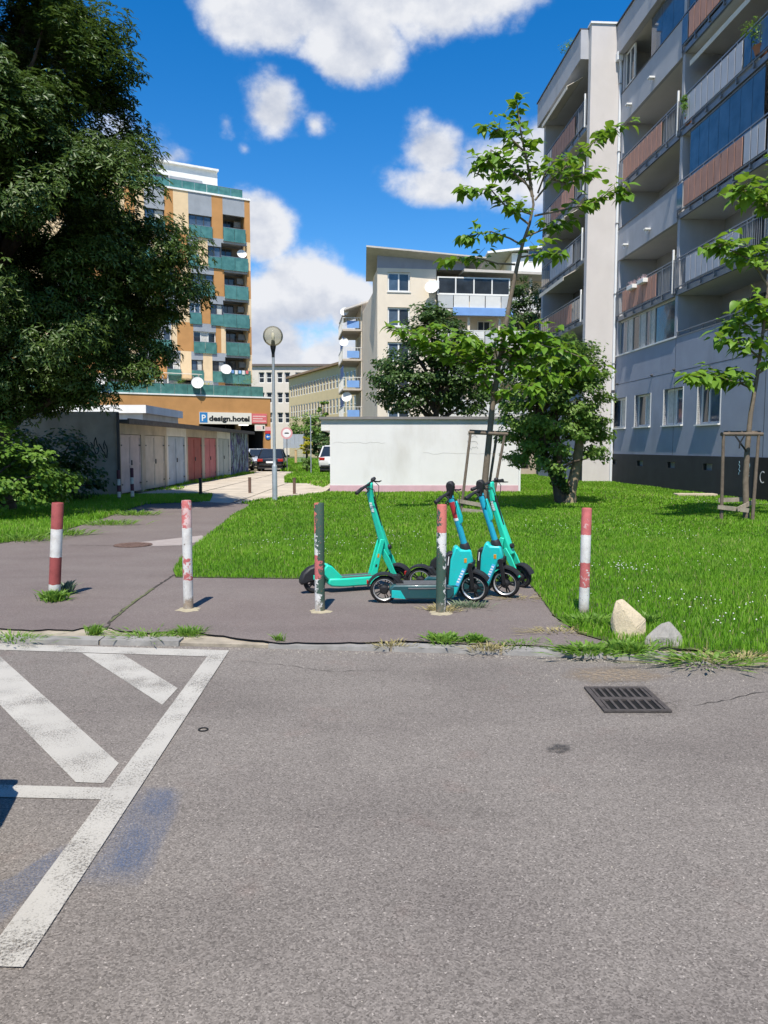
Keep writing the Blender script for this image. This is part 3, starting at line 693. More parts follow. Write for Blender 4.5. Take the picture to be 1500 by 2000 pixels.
def wheel(name, parent, x, r_, M=None, w=.055, spokes=5, ring=True):
    h = MB(); RX = Matrix.Translation((x, 0, r_)) @ Matrix.Rotation(R(90), 4, 'X')
    if M is not None: RX = M @ RX
    h.lathe([(.0,-.045),(.028,-.045),(.032,-.036),(.045,-.03),(.045,.03),(.032,.036),(.028,.045),(0,.045)], 20)
    for i in range(spokes):
        a = 2*math.pi*i/spokes
        for s in (-1, 1):
            b_ = a + s*.16
            h.hull8([(.038*math.cos(b_-.12), .038*math.sin(b_-.12), -.012), (.038*math.cos(b_+.12), .038*math.sin(b_+.12), -.012), (r_*.70*math.cos(b_+.05), r_*.70*math.sin(b_+.05), -.01), (r_*.70*math.cos(b_-.05), r_*.70*math.sin(b_-.05), -.01)],
                    [(.038*math.cos(b_-.12), .038*math.sin(b_-.12), .012), (.038*math.cos(b_+.12), .038*math.sin(b_+.12), .012), (r_*.70*math.cos(b_+.05), r_*.70*math.sin(b_+.05), .01), (r_*.70*math.cos(b_-.05), r_*.70*math.sin(b_-.05), .01)])
    o = h.build(name, m_blk, parent, smooth=True); o.matrix_basis = RX
    k = 8; prof = [(r_*.84 + r_*.16*math.cos(t), w/2*math.sin(t)) for t in np.linspace(0, 2*math.pi, 13)[:-1]]
    MB().lathe(prof, 40, close=True).build('tyre', m_tyre, o, smooth=True)
    if ring: MB().lathe([(r_*.70,-.020),(r_*.76,-.0295),(r_*.775,-.0290),(r_*.775,.0290),(r_*.76,.0295),(r_*.70,.020)], 40, close=True).build('rim', m_rim, o, smooth=True)
    else: MB().lathe([(r_*.62,-.02),(r_*.74,-.026),(r_*.77,0),(r_*.74,.026),(r_*.62,.02)], 32, close=True).build('rim', m_blk, o, smooth=True)
    return o
def arch(b, cx, cz, r0, a0, a1, w, th=.012, n=12):
    """curved mudguard round a wheel"""
    k = len(b.v)
    for i in range(n+1):
        a = R(a0 + (a1-a0)*i/n)
        for rr, ww in ((r0, w), (r0+th, w*.92), (r0+th, -w*.92), (r0, -w)):
            b.v.append((cx+rr*math.cos(a), ww/2, cz+rr*math.sin(a)))
    for i in range(n):
        for j in range(4): q = (j+1) % 4; b.f.append((k+i*4+j, k+i*4+q, k+(i+1)*4+q, k+(i+1)*4+j))
    b.f.append((k+3,k+2,k+1,k)); e = k+n*4; b.f.append((e,e+1,e+2,e+3)); return b
def steer_matrix(px_, pz, tilt, ang):
    T = Matrix.Translation((px_, 0, pz)); A = Matrix.Rotation(ang, 4, Vector((-math.sin(tilt), 0, math.cos(tilt)))); return T @ A @ T.inverted()
def controls(t, M, top, halfw=.27, display=True):
    """handlebar with grips, brake levers, bell; top is the clamp point"""
    x, z = top
    def put(b, name, m, parent=t, bevel=0, smooth=True):
        o = b.build(name, m, parent, smooth=smooth, bevel=bevel)
        if parent is t: o.matrix_basis = M
        return o
    put(MB().tube([(x-.05,-halfw,z-.02),(x-.02,-halfw*.5,z+.004),(x,-.05,z+.012),(x,.05,z+.012),(x-.02,halfw*.5,z+.004),(x-.05,halfw,z-.02)], .015, 12), 'handlebar', m_blk)
    for s in (-1, 1):
        g_ = put(MB().tube([(x-.034,s*halfw*.62,z-.004),(x-.042,s*halfw*.8,z-.014),(x-.05,s*(halfw+.012),z-.021),(x-.051,s*(halfw+.02),z-.022)], [.019,.020,.021,.016], 12), 'grip', m_blk)
        put(MB().ribbon([(x+.0,s*halfw*.45,z+.0),(x+.045,s*halfw*.62,z-.012),(x+.04,s*halfw*.98,z-.03)], [.016,.014,.010], [.012,.010,.008], side=Vector((0,0,1))), 'brake_lever', m_blk)
    for s in (-1, 1): put(MB().tube([(x+.01,s*halfw*.45,z),(x+.075,s*halfw*.3,z-.03),(x+.085,s*.05,z-.11),(x+.055,s*.012,z-.22)], .0045, 6), 'brake_cable', m_blk)
    put(MB().lathe([(0,.0),(.024,0),(.026,.012),(.018,.024),(0,.028)], 14, Matrix.Translation((x+.0,.10,z+.02))), 'bell', m_blk)
def scooter_slim(loc, heading, steer, roll, label):
    """mint scooter: wide flat stem with forked lower end, grey deck, kick wedge over the rear wheel"""
    t = thing('electric_scooter', label, 'scooter', loc, heading, 'parked electric scooters'); t.rotation_euler = (roll, 0, heading)
    wb, r_ = .98, .125; ax = wb
    Mx = steer_matrix(.86, .40, R(17), steer)
    wheel('rear_wheel', t, 0, r_, ring=False); wheel('front_wheel', t, ax, r_, Mx, ring=False)
    # deck: boat shaped body
    d = MB(); prof = [(.13,.100),(.17,.075),(.30,.062),(.62,.062),(.70,.085),(.73,.13),(.72,.162),(.30,.160),(.14,.165)]
    d.prism(prof, -.095, .095); d.build('deck', m_mint, t, smooth=True, bevel=.022)
    MB().prism([(.26,.1605),(.70,.1625),(.70,.1665),(.26,.1645)], -.082, -.018).build('deck_mat', m_grip, t)
    MB().prism([(.26,.1605),(.70,.1625),(.70,.1665),(.26,.1645)], .018, .082).build('deck_mat', m_grip, t)
    # rear wedge and mudguard
    w = MB(); w.prism([(.06,.24),(.12,.315),(.17,.30),(.30,.168),(.28,.15),(.13,.15)], -.08, .08); wo = w.build('kick_wedge', m_mint, t, smooth=True, bevel=.012)
    for y in (-.05, .012):
        MB().hull8([(.162,y,.3095),(.205,y,.266),(.205,y+.038,.266),(.162,y+.038,.3095)], [(.1655,y,.3125),(.2085,y,.269),(.2085,y+.038,.269),(.1655,y+.038,.3125)]).build('slot', m_blk, wo)
    MB().prism([(-.16,.10),(-.165,.16),(-.135,.23),(-.07,.285),(.02,.315),(.11,.312),(.135,.26),(.10,.20),(.10,.13),(.04,.14),(-.06,.13)], -.055, .055).build('rear_mudguard', m_blk, t, smooth=True, bevel=.02)
    MB().prism([(-.03,.16),(.03,.16),(.03,.20),(-.03,.21)], -.060, .060).build('rear_panel', m_mint, t, bevel=.004)
    # neck and strut
    for y in (-.042, .042):
        MB().ribbon([(.765,y,.56),(.715,y,.36),(.665,y,.14)], .022, [.05,.062,.075]).build('strut', m_mint, t, smooth=True, bevel=.008)
    MB().prism([(.700,.36),(.722,.36),(.728,.40),(.708,.40)], -.055, -.050).build('reflector', m_amber, t)
    MB().prism([(.678,.255),(.700,.255),(.704,.285),(.684,.285)], -.055, -.050).build('light', m_blk, t)
    st = [(.845,0,.36),(.805,0,.48),(.73,0,.70),(.655,0,.94),(.628,0,1.05),(.622,0,1.12),(.622,0,1.185)]
    s = MB().ribbon(st, [.085,.085,.075,.068,.066,.066,.064], [.085,.090,.075,.066,.066,.062,.058]).build('stem', m_mint, t, smooth=True, bevel=.016); s.matrix_basis = Mx
    MB().ribbon([(.668,0,1.03),(.70,0,.92),(.765,0,.70)], [.022,.026,.018], [.012,.014,.012]).build('cable_groove', m_blk, s)
    # stem lettering: short white word down both sides
    for y in (-.0385, .0385):
        b = MB()
        for i, (zz, ln) in enumerate(((.96,.024),(.935,.018),(.913,.022),(.89,.02),(.872,.016))):
            xx = .655 + (.94-zz)*.31; b.box(xx-.016, xx+.014, y-.0012, y+.0012, zz-ln*.42, zz+ln*.42)
        b.build('lettering', m_white, s)
    f = MB()
    for y in (-.05, .05):
        f.ribbon([(.80,y,.44),(.86,y,.33),(.925,y,.20),(ax+.005,y,.125)], .018, [.05,.075,.062,.034])
    fo = f.build('fork', m_mint, t, smooth=True, bevel=.006); fo.matrix_basis = Mx; fo['kind'] = 'stuff'
    fm = arch(MB(), ax, r_, .142, 20, 165, .085).build('front_mudguard', m_blk, t, smooth=True); fm.matrix_basis = Mx
    hl = MB().lathe([(0,-.03),(.026,-.03),(.03,0),(.026,.012),(0,.014)], 16, Matrix.Translation((.872,0,.47)) @ Matrix.Rotation(R(75),4,'Y')).build('headlight', m_blk, t, smooth=True); hl.matrix_basis = Mx
    controls(t, Mx, (.622,1.165))
    k = MB().tube([(.52,.07,.07),(.50,.15,.012),(.505,.165,.006)], .011, 8).build('kickstand', m_blk, t, smooth=True)
    return t
def scooter_box(loc, heading, steer, roll, label, redlabel):
    """turquoise scooter: low dark deck, tall battery housing, blue tube stem, black fork, silver rims"""
    t = thing('electric_scooter', label, 'scooter', loc, heading, 'parked electric scooters'); t.rotation_euler = (roll, 0, heading)
    Mx = steer_matrix(.845, .45, R(16.7), steer); ax = .907
    wheel('rear_wheel', t, 0, .142); wheel('front_wheel', t, ax, .155, Mx)
    MB().prism([(.06,.115),(.10,.075),(.24,.058),(.66,.058),(.70,.10),(.70,.185),(.64,.205),(.10,.205),(.05,.17)], -.085, .085).build('deck', m_dteal, t, smooth=True, bevel=.014)
    MB().prism([(.12,.2055),(.63,.2055),(.63,.2105),(.12,.2105)], -.075, .075).build('deck_mat', m_grip, t)
    for y in (-1, 1):
        MB().prism([(.075,.078),(.215,.062),(.165,.150),(.075,.155)], y*.086-.004, y*.086+.004).build('rear_panel', m_cyan, t, bevel=.003)
        MB().prism([(.24,.168),(.66,.168),(.66,.180),(.24,.180)], y*.086-.003, y*.086+.003).build('side_trim', m_metal, t)
    ra = arch(MB(), 0, .142, .158, 10, 168, .082, .016); ra.prism([(.10,.205),(.20,.208),(.17,.235),(.13,.29),(.09,.29)], -.036, .036); ra.build('rear_mudguard', m_blk, t, smooth=True)
    rl = MB().box(-.175,-.158,-.022,.022,.20,.235).build('tail_light', mat('red_lens', (.35,.015,.01), .3, .05), t, bevel=.004)
    hs = MB().prism([(.645,.205),(.662,.46),(.700,.585),(.735,.592),(.76,.560),(.865,.560),(.893,.43),(.845,.405),(.815,.32),(.775,.22),(.735,.115),(.70,.062),(.645,.062)], -.062, .062).build('battery_housing', m_cyan, t, smooth=True, bevel=.022)
    MB().prism([(.652,.185),(.742,.185),(.746,.197),(.652,.197)], -.0635, .0635).build('seam', m_dteal, hs)
    MB().prism([(.605,.205),(.622,.50),(.652,.525),(.690,.53),(.667,.46),(.650,.205)], -.048, .048).build('battery', m_blk, t, smooth=True, bevel=.008)
    for y in (-1, 1):
        MB().prism([(.632,.40),(.640,.40),(.648,.49),(.640,.49)], y*.0485-.001, y*.0485+.001).build('battery_print', m_white, t)
        MB().prism([(.795,.43),(.822,.43),(.822,.475),(.795,.475)], y*.0625-.003, y*.0625+.003).build('reflector', m_amber, t, bevel=.002)
        st_ = MB().prism([(.712,.20),(.745,.185),(.812,.36),(.780,.375)], y*.0628-.0012, y*.0628+.0012).build('sticker', m_sticker, t)
        b = MB()
        for i in range(5):
            q = i/5; xx, zz = .735+.058*q, .225+.135*q
            b.prism([(xx-.012,zz+.006),(xx+.012,zz-.003),(xx+.018,zz+.011),(xx-.006,zz+.020)], y*.0645-.0008, y*.0645+.0008)
        b.build('lettering', m_white, st_)
    def put(b, name, m, parent=None, **k):
        o = b.build(name, m, parent or t, **k)
        if parent is None: o.matrix_basis = Mx
        return o
    put(MB().tube([(.822,0,.535),(.812,0,.565),(.800,0,.605),(.797,0,.618)], [.052,.050,.046,.038], 20), 'collar', m_blk, smooth=True)
    stem = put(MB().tube([(.803,0,.60),(.745,0,.79),(.683,0,.99),(.652,0,1.10)], .031, 20), 'stem', m_stemblue, smooth=True)
    put(MB().prism([(.700,1.045),(.722,1.045),(.775,.895),(.782,.835),(.752,.80),(.735,.85)], -.024, .024), 'stem_fairing', m_cyan, smooth=True, bevel=.008)
    if redlabel: put(MB().tube([(.726,0,.852),(.684,0,.987),(.668,0,1.038)], .0322, 20, caps=False), 'red_label', m_redlabel, stem, smooth=True); put(MB().tube([(.726,0,.852),(.718,0,.878)], .0328, 20, caps=False), 'label_print', m_white, stem, smooth=True)
    put(MB().prism([(.628,1.07),(.676,1.07),(.686,1.16),(.694,1.215),(.668,1.245),(.620,1.235),(.612,1.20),(.622,1.14)], -.034, .034), 'display_head', m_blk, smooth=True, bevel=.012)
    f = MB()
    for y in (-.052, .052): f.ribbon([(.868,y,.40),(.892,y,.30),(ax,y,.155)], .02, [.05,.045,.036])
    f.box(.835,.905,-.062,.062,.385,.435); f.ribbon([(.845,0,.46),(.868,0,.40)], .07, .07)
    put(f, 'fork', m_blk, smooth=True, bevel=.006)
    put(arch(MB(), ax, .155, .172, 35, 205, .085, .016, 16), 'front_mudguard', m_blk, smooth=True)
    controls(t, Mx, (.645,1.125))
    MB().tube([(.60,-.05,.06),(.655,-.12,.012),(.66,-.14,.006)], .010, 8).build('kickstand', m_metal, t, smooth=True)
    return t
def at_front(front, heading, wb): return (front.x - wb*math.cos(heading), front.y - wb*math.sin(heading), 0)
h = R(22); q = G(614,1158); scooter_slim((q.x, q.y, 0), h, R(-42), R(3), 'slim mint green scooter standing alone behind the half stripped green bollard')
q = G(750,1177); scooter_box((q.x, q.y, 0), R(1), R(-24), R(6), 'turquoise battery box scooter with red label on its stem', True)
h = R(-16); scooter_box(at_front(G(987,1167), h, .907), h, R(-10), R(6), 'turquoise battery box scooter with plain stem, parked behind the red labelled one', False)
h = R(-30); scooter_slim(at_front(G(1020,1147), h, .98), h, R(-16), R(4), 'slim mint green scooter parked against the lawn at the end of the row')

# ------------------------------------------------------------------ street lamp and small posts
q = G(537,979); t = thing('street_lamp', 'grey pole street lamp with a clear smoky globe beside the footpath', 'street lamp', (q.x, q.y, 0))
m_pole = mat('galvanised_pole', (.36,.40,.44), .5, .15, 4, .2, 60, metal=.3)
MB().lathe([(.075,0),(.075,1.0),(.070,1.03),(.048,1.06),(.045,1.2),(.040,4.14),(.042,4.16)], 20).build('pole', m_pole, t, smooth=True)
MB().lathe([(.043,4.12),(.046,4.24),(.075,4.38),(.085,4.44),(.06,4.46),(.05,4.58),(.045,4.60),(0,4.60)], 20).build('lamp_neck', m_blk, t, smooth=True)
gm = NT('smoky_globe'); gm.t.nodes.remove(gm.b)
tr = gm.n('ShaderNodeBsdfTransparent'); tr.inputs[0].default_value = (.90,.87,.76,1); gl = gm.n('ShaderNodeBsdfGlossy'); gl.inputs['Roughness'].default_value = .04; gl.inputs[0].default_value = (.9,.9,.9,1)
df = gm.n('ShaderNodeBsdfDiffuse'); df.inputs[0].default_value = (.55,.53,.44,1); fr = gm.n('ShaderNodeFresnel'); fr.inputs[0].default_value = 1.18
m1 = gm.n('ShaderNodeMixShader'); gm.l(fr.outputs[0], m1.inputs[0]); gm.l(tr.outputs[0], m1.inputs[1]); gm.l(gl.outputs[0], m1.inputs[2])
m2 = gm.n('ShaderNodeMixShader'); m2.inputs[0].default_value = .22; gm.l(m1.outputs[0], m2.inputs[1]); gm.l(df.outputs[0], m2.inputs[2]); gm.l(m2.outputs[0], gm.out.inputs[0])
MB().lathe([(.06,4.455)]+[(.285*math.sin(a), 4.72-.285*math.cos(a)) for a in np.linspace(.30, math.pi-.02, 20)], 32).build('globe', gm.m, t, smooth=True)
MB().lathe([(0,4.60),(.035,4.60),(.05,4.67),(.05,4.75),(.03,4.81),(0,4.82)], 16).build('bulb', mat('bulb_white', (.75,.75,.72), .3, .02), t, smooth=True)
def striped_post(px0, py0, px1, py1, label):
    b = G(px1, py1); h = P(px0, py0, b.y).z
    t = thing('striped_post', label, 'post', (b.x, b.y, 0), group='maroon and white posts by the garages')
    MB().lathe([(.05,-.03),(.05,h-.01),(.042,h),(0,h)], 14).build('post', banded('maroon_stripes', h, [(0,(.12,.03,.045)),(.10,WHT),(.28,(.12,.03,.045)),(.5,WHT),(.70,(.10,.03,.045))], wear=.2, seed=2), t, smooth=True)
striped_post(231,918,233,977,'maroon and white striped post standing at the garage corner by the drainpipe')
striped_post(258,914,259,976,'maroon and white striped post in front of the pale pink garage door')
for (px, py0, py1, m, lb) in ((392,934,969,m_blk,'short black metal post on the shaded grass before the driveway'),(488,933,963,m_rust,'short rusty brown post standing at the concrete edge near the lamp'),(575,934,965,m_rust,'short rusty brown post between the street lamp and the white garage')):
    b = G(px, py1); h = P(px, py0, b.y).z
    t = thing('marker_post', lb, 'post', (b.x, b.y, 0)); MB().box(-.045,.045,-.045,.045,-.03,h).build('post', m, t, bevel=.008); MB().box(-.052,.052,-.052,.052,h,h+.012).build('cap', m, t, bevel=.004)
# ------------------------------------------------------------------ building helpers
class Fr:
    """facade frame: x to the right seen from outside, y inward, z up"""
    def __init__(s, O, ex):
        s.O = Vector((O[0], O[1], 0)); e = Vector((ex[0], ex[1], 0)).normalized(); s.ex = e; s.ey = Vector((-e.y, e.x, 0)); s.rz = math.atan2(e.y, e.x)
    def uz(s, px, py, v=0.0):
        d = ray(px, py); o = Vector((0,0,EYE)); n = s.ey; t = (s.O + n*v - o).dot(n) / d.dot(n); p = o + d*t
        return (p - s.O).dot(s.ex), p.z
    def w(s, x, y, z): q = s.O + s.ex*x + s.ey*y; return Vector((q.x, q.y, z))
def glassmat(name, col, rough=.06):
    t = NT(name); t.set(col=t.mix(t.rng(t.noise(1.3, 3), .35, .65), col, [x*1.7 for x in col]), rough=rough, spec=.8); t.bump(t.noise(1.1, 2), .06, .05); MATS[name] = t.m; return t.m
m_pane = glassmat('window_glass', (.022,.028,.036)); m_panel = glassmat('bright_glass', (.05,.075,.11), .04)
m_upvc = mat('white_frame', (.72,.72,.70), .45, .05); m_dframe = mat('dark_frame', (.06,.06,.065), .5, .1)
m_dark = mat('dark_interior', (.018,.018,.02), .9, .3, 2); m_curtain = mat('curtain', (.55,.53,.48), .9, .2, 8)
def window(parent, x0, x1, z0, z1, y, fm=None, pm=None, nv=2, nh=1, fw=.06, depth=.07, splits=None, name='window'):
    """a window: bars as the frame, each pane a child"""
    fm = fm or m_upvc; pm = pm or m_pane; b = MB()
    xs = splits if splits else [x0 + (x1-x0)*i/nv for i in range(nv+1)]; zs = [z0 + (z1-z0)*i/nh for i in range(nh+1)]
    for i, xx in enumerate(xs):
        a = xx if i == 0 else xx - (fw if i == len(xs)-1 else fw*.5); b.box(a, a+fw, y, y+depth, z0, z1)
    for i in range(len(xs)-1):
        l, r_ = xs[i] + (fw if i == 0 else fw*.5), xs[i+1] - (fw if i == len(xs)-2 else fw*.5)
        for j, zz in enumerate(zs):
            a = zz if j == 0 else zz - (fw if j == len(zs)-1 else fw*.5); b.box(l, r_, y+.004, y+depth-.004, a, a+fw)
    o = b.build(name, fm, parent)
    for i in range(len(xs)-1):
        for j in range(len(zs)-1):
            MB().box(xs[i]+fw*.55, xs[i+1]-fw*.55, y+depth*.5, y+depth*.5+.012, zs[j]+fw*.55, zs[j+1]-fw*.55).build('pane', pm if not isinstance(pm, list) else pm[(i+j) % len(pm)], o)
    return o
def wall_open(x0, x1, z0, z1, y0, y1, holes):
    """wall slab with real rectangular openings"""
    xs = sorted({x0, x1, *[v for h in holes for v in h[:2]]}); zs = sorted({z0, z1, *[v for h in holes for v in h[2:]]}); b = MB()
    for i in range(len(xs)-1):
        j = 0
        while j < len(zs)-1:
            def solid(k):
                cx_, cz_ = (xs[i]+xs[i+1])/2, (zs[k]+zs[k+1])/2
                return x0 <= cx_ <= x1 and not any(h[0] < cx_ < h[1] and h[2] < cz_ < h[3] for h in holes)
            if not solid(j): j += 1; continue
            k = j
            while k+1 < len(zs)-1 and solid(k+1): k += 1
            b.box(xs[i], xs[i+1], y0, y1, zs[j], zs[k+1]); j = k+1
    bm = bmesh.new(); me = bpy.data.meshes.new('t'); me.from_pydata(b.v, [], b.f); bm.from_mesh(me); bmesh.ops.remove_doubles(bm, verts=bm.verts, dist=1e-5)
    # drop the doubled inner faces where two boxes touch
    seen = {}
    for f in bm.faces: seen.setdefault(tuple(sorted(v.index for v in f.verts)), []).append(f)
    bmesh.ops.delete(bm, geom=[f for fs in seen.values() if len(fs) > 1 for f in fs], context='FACES_ONLY')
    out = MB(); out.v = [tuple(v.co) for v in bm.verts]; bm.verts.index_update(); out.f = [tuple(v.index for v in f.verts) for f in bm.faces]; bm.free(); bpy.data.meshes.remove(me); return out
def text_mesh(body, size, m, parent, loc, rot, name='lettering', extrude=.006, bold=0.0, sx=1.0):
    cu = bpy.data.curves.new('t', 'FONT'); cu.body = body; cu.size = size; cu.extrude = extrude; cu.offset = bold; cu.resolution_u = 3
    o = bpy.data.objects.new('t', cu); COL.objects.link(o); bpy.context.view_layer.update()
    me = bpy.data.meshes.new_from_object(o.evaluated_get(bpy.context.evaluated_depsgraph_get())); bpy.data.objects.remove(o); bpy.data.curves.remove(cu)
    me.materials.clear(); me.materials.append(m); q = bpy.data.objects.new(name, me); COL.objects.link(q); q.parent = parent; q.location = loc; q.rotation_euler = rot; q.scale = (sx, 1, 1); return q
m_dish = mat('dish_white', (.66,.66,.64), .5, .08)
def dish(loc, face, r_, label, arm=None):
    """satellite dish: shallow bowl, feed arm, bracket"""
    d = Vector(face).normalized(); t = thing('satellite_dish', label, 'satellite dish', loc, group='satellite dishes on the flats')
    q = d.to_track_quat('Z', 'Y'); t.rotation_mode = 'QUATERNION'; t.rotation_quaternion = q
    prof = [(0,-.16*r_*1.4)] + [(r_*x, -.16*r_*1.4*(1-x*x)) for x in (.3,.55,.75,.9,1.0)] + [(r_*1.02, .012), (r_*.98,.0)]
    MB().lathe(prof, 24).build('bowl', m_dish, t, smooth=True)
    MB().tube([(0,-r_*.95,.0),(0,-r_*.55,r_*.75),(0,-.15*r_,r_*.95)], .014, 6).build('feed_arm', m_metal, t)
    MB().tube([(0,0,-.22*r_),(0,-.05,-.22*r_-.18),(0,-.4*r_,-.22*r_-.22)], .022, 6).build('bracket', m_metal, t); return t
def stucco(name, col, var=.10, dirt=.38): return mat(name, col, .92, var, 1.2, .25, 90, spec=.2, dirt=dirt, dirtcol=[x*.6 for x in col])
# ------------------------------------------------------------------ tower block with the parking podium
TF = Fr(P(492, 700, 76)[:2], (.88, .4755))
tower = thing('apartment_tower', 'tall orange, cream and grey apartment tower with green glass balconies above a parking podium', 'building', TF.O, TF.rz)
m_or, m_cr, m_gr = stucco('orange_render', (.47,.245,.095)), stucco('cream_render', (.70,.53,.33)), stucco('grey_render', (.30,.325,.36)); m_whr = stucco('white_render', (.78,.78,.76))
def greenglass():
    t = NT('green_glass'); at = t.co(); c = t.mix(t.rng(t.noise(2.2, 3, .5, at), .35, .65), (.050,.150,.135), (.085,.220,.200)); t.set(col=c, rough=.18, spec=.6); MATS['green_glass'] = t.m; return t.m
m_green = greenglass()
def TU(px, k=3): return TF.uz(px, 660)[0]
Z0, SH = 7.85, 2.67; ROOF = 25.1
layout = [  # storey 0..5: (left px, right px, kind) running from the corner to the left
 [(487,494,'C'),(439,487,'B'),(414,439,'W'),(396,414,'C'),(373,396,'W'),(352,373,'C'),(325,352,'W'),(299,325,'O'),(270,299,'W'),(252,270,'C')],
 [(486,493,'O'),(441,486,'B'),(432,441,'C'),(422,432,'O'),(378,422,'W'),(346,378,'O'),(335,346,'C'),(288,335,'W'),(268,288,'O'),(250,268,'C')],
 [(486,493,'C'),(437,486,'B'),(412,437,'W'),(394,412,'O'),(371,394,'W'),(350,371,'C'),(322,350,'W'),(300,322,'O'),(270,300,'W'),(252,270,'C')],
 [(485,492,'O'),(440,485,'B'),(420,440,'O'),(376,420,'W'),(355,376,'C'),(343,355,'O'),(300,343,'W'),(280,300,'O'),(250,280,'W')],
 [(485,491,'C'),(435,485,'B'),(409,435,'W'),(391,409,'C'),(370,391,'W'),(350,370,'O'),(322,350,'W'),(300,322,'C'),(262,300,'W'),(250,262,'O')],
 [(481,491,'O'),(439,481,'B'),(418,439,'O'),(373,418,'W'),(344,373,'C'),(327,344,'O'),(288,327,'W'),(270,288,'C'),(250,270,'O')]]
def rail_green(x0, x1, z0, z1, y, parent, depth=.03):
    o = MB().box(x0, x1, y-.02, y+.02, z1, z1+.035).build('railing', m_metal, parent); n = max(1, round((x1-x0)/1.15)); w = (x1-x0)/n
    for i in range(n): MB().box(x0+i*w+.015, x0+(i+1)*w-.015, y-.012, y+.012, z0, z1).build('glass_panel', m_green, o)
    return o
m_slab = stucco('slab_concrete', (.46,.46,.46))
r = random.Random(4); LEFT = -26.0
for k, segs in enumerate(layout):
    zb = Z0 + SH*k; zt = zb + SH if k < 5 else ROOF
    xs = [(TU(a), TU(b), kind) for a, b, kind in segs]; xs[0] = (xs[0][0], 0.0, xs[0][2])
    x = xs[-1][0]
    while x > LEFT:
        w = r.choice((1.2, 1.5, 2.3)); xs.append((max(LEFT, x-w), x, 'W' if w > 2 else r.choice('OC'))); x -= w
    for i, (x0, x1, kind) in enumerate(xs):
        if kind in 'OC':
            zl = zb-(.0 if k else 0); MB().box(x0, x1, 0, .3, zl, zt).build('wall_panel', m_or if kind == 'O' else m_cr, tower)
        elif kind == 'W':
            MB().box(x0, x1, .004, .3, zb+1.92, zt).build('wall_panel', m_gr, tower); MB().box(x0, x1, .004, .3, zb-.0, zb+.06).build('sill', m_gr, tower)
            window(tower, x0+.02, x1-.02, zb+.06, zb+1.92, .16, m_upvc if r.random() < .6 else m_dframe, [[m_pane, m_panel, m_pane], [m_panel, m_curtain], [m_pane, m_curtain, m_pane], [m_panel, m_panel]][r.randrange(4)], nv=2 if x1-x0 < 2 else 3, fw=.08)
            rail_green(x0-.02, x1+.02, zb-.12, zb+.92, -.10, tower)
        else:
            MB().box(x0, x1, .002, .3, zb+2.32, zt).build('wall_panel', m_gr, tower)
            MB().box(x0, x1, -.14, 1.7, zb-.16, zb+.02).build('balcony_slab', m_slab, tower)
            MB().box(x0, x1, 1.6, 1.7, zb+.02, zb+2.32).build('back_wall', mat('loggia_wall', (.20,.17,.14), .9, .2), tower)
            MB().box(x0, x0+.1, .3, 1.6, zb+.02, zb+2.32).build('side_wall', m_gr, tower)
            window(tower, x0+.25, x0+1.5, zb+.1, zb+2.2, 1.52, m_dframe, m_pane, 2)
            rail_green(x0-.03, x1+.04, zb-.18, zb+1.06, -.17, tower)
            if k != 4: ac = MB().box(x1-.75, x1-.1, .9, 1.25, zb+1.5, zb+2.05).build('air_conditioner', m_upvc if k == 9 else mat('grey_case', (.25,.24,.22), .6, .1), tower, bevel=.03)
# body, ends, roof
MB().box(LEFT, -.32, 1.72, 14, 5.0, ROOF-.1).build('core', m_gr, tower)
MB().box(-.3, 0, .31, 14, 5.0, ROOF-.02).build('end_wall', m_cr, tower)
MB().box(LEFT-.1, .06, -.08, 14.1, ROOF, ROOF+.16).build('roof_edge', m_whr, tower)
x0 = TF.uz(330, 372)[0]; rail_green(LEFT, TF.uz(476, 385)[0], ROOF+.17, ROOF+1.0, .35, tower)
px0, px1 = TF.uz(424, 350, 2.6)[0], LEFT
MB().box(px1, px1*.999+ (px0-px1), 2.6, 12, ROOF+.16, 28.2).build('penthouse', m_whr, tower)
MB().box(px1-.1, px0+.1, 2.32, 12.1, 28.2, 28.38).build('penthouse_roof', m_whr, tower)
xa, xb = TF.uz(331, 360, 2.6)[0], TF.uz(395, 360, 2.6)[0]
MB().box(xa, xb, 2.55, 2.6, ROOF+.2, ROOF+2.0).build('cladding', m_gr, tower); window(tower, xa-2.4, xa-.1, ROOF+.3, ROOF+2.0, 2.52, m_dframe, m_pane, 2)
# terrace storey on the podium
xs0 = 0.0
for i, (a, b_, kd) in enumerate(((438,494,'D'),(425,438,'O'),(375,425,'G'),(345,375,'D'),(300,345,'G'),(270,300,'O'),(200,270,'D'),(150,200,'O'),(60,150,'G'))):
    xa, xb = TU(a), TU(b_) if b_ < 494 else 0
    if kd == 'D':
        MB().box(xa, xb, .25, .3, 5.2, Z0-.2).build('terrace_wall', mat('terrace_dark', (.06,.055,.05), .8, .3), tower); window(tower, xa+.1, xb-.1, 5.3, 7.4, .17, m_dframe, m_pane, 3)
    else: MB().box(xa, xb, .0, .3, 5.2, Z0-.0).build('terrace_wall', m_or if kd == 'O' else m_gr, tower)
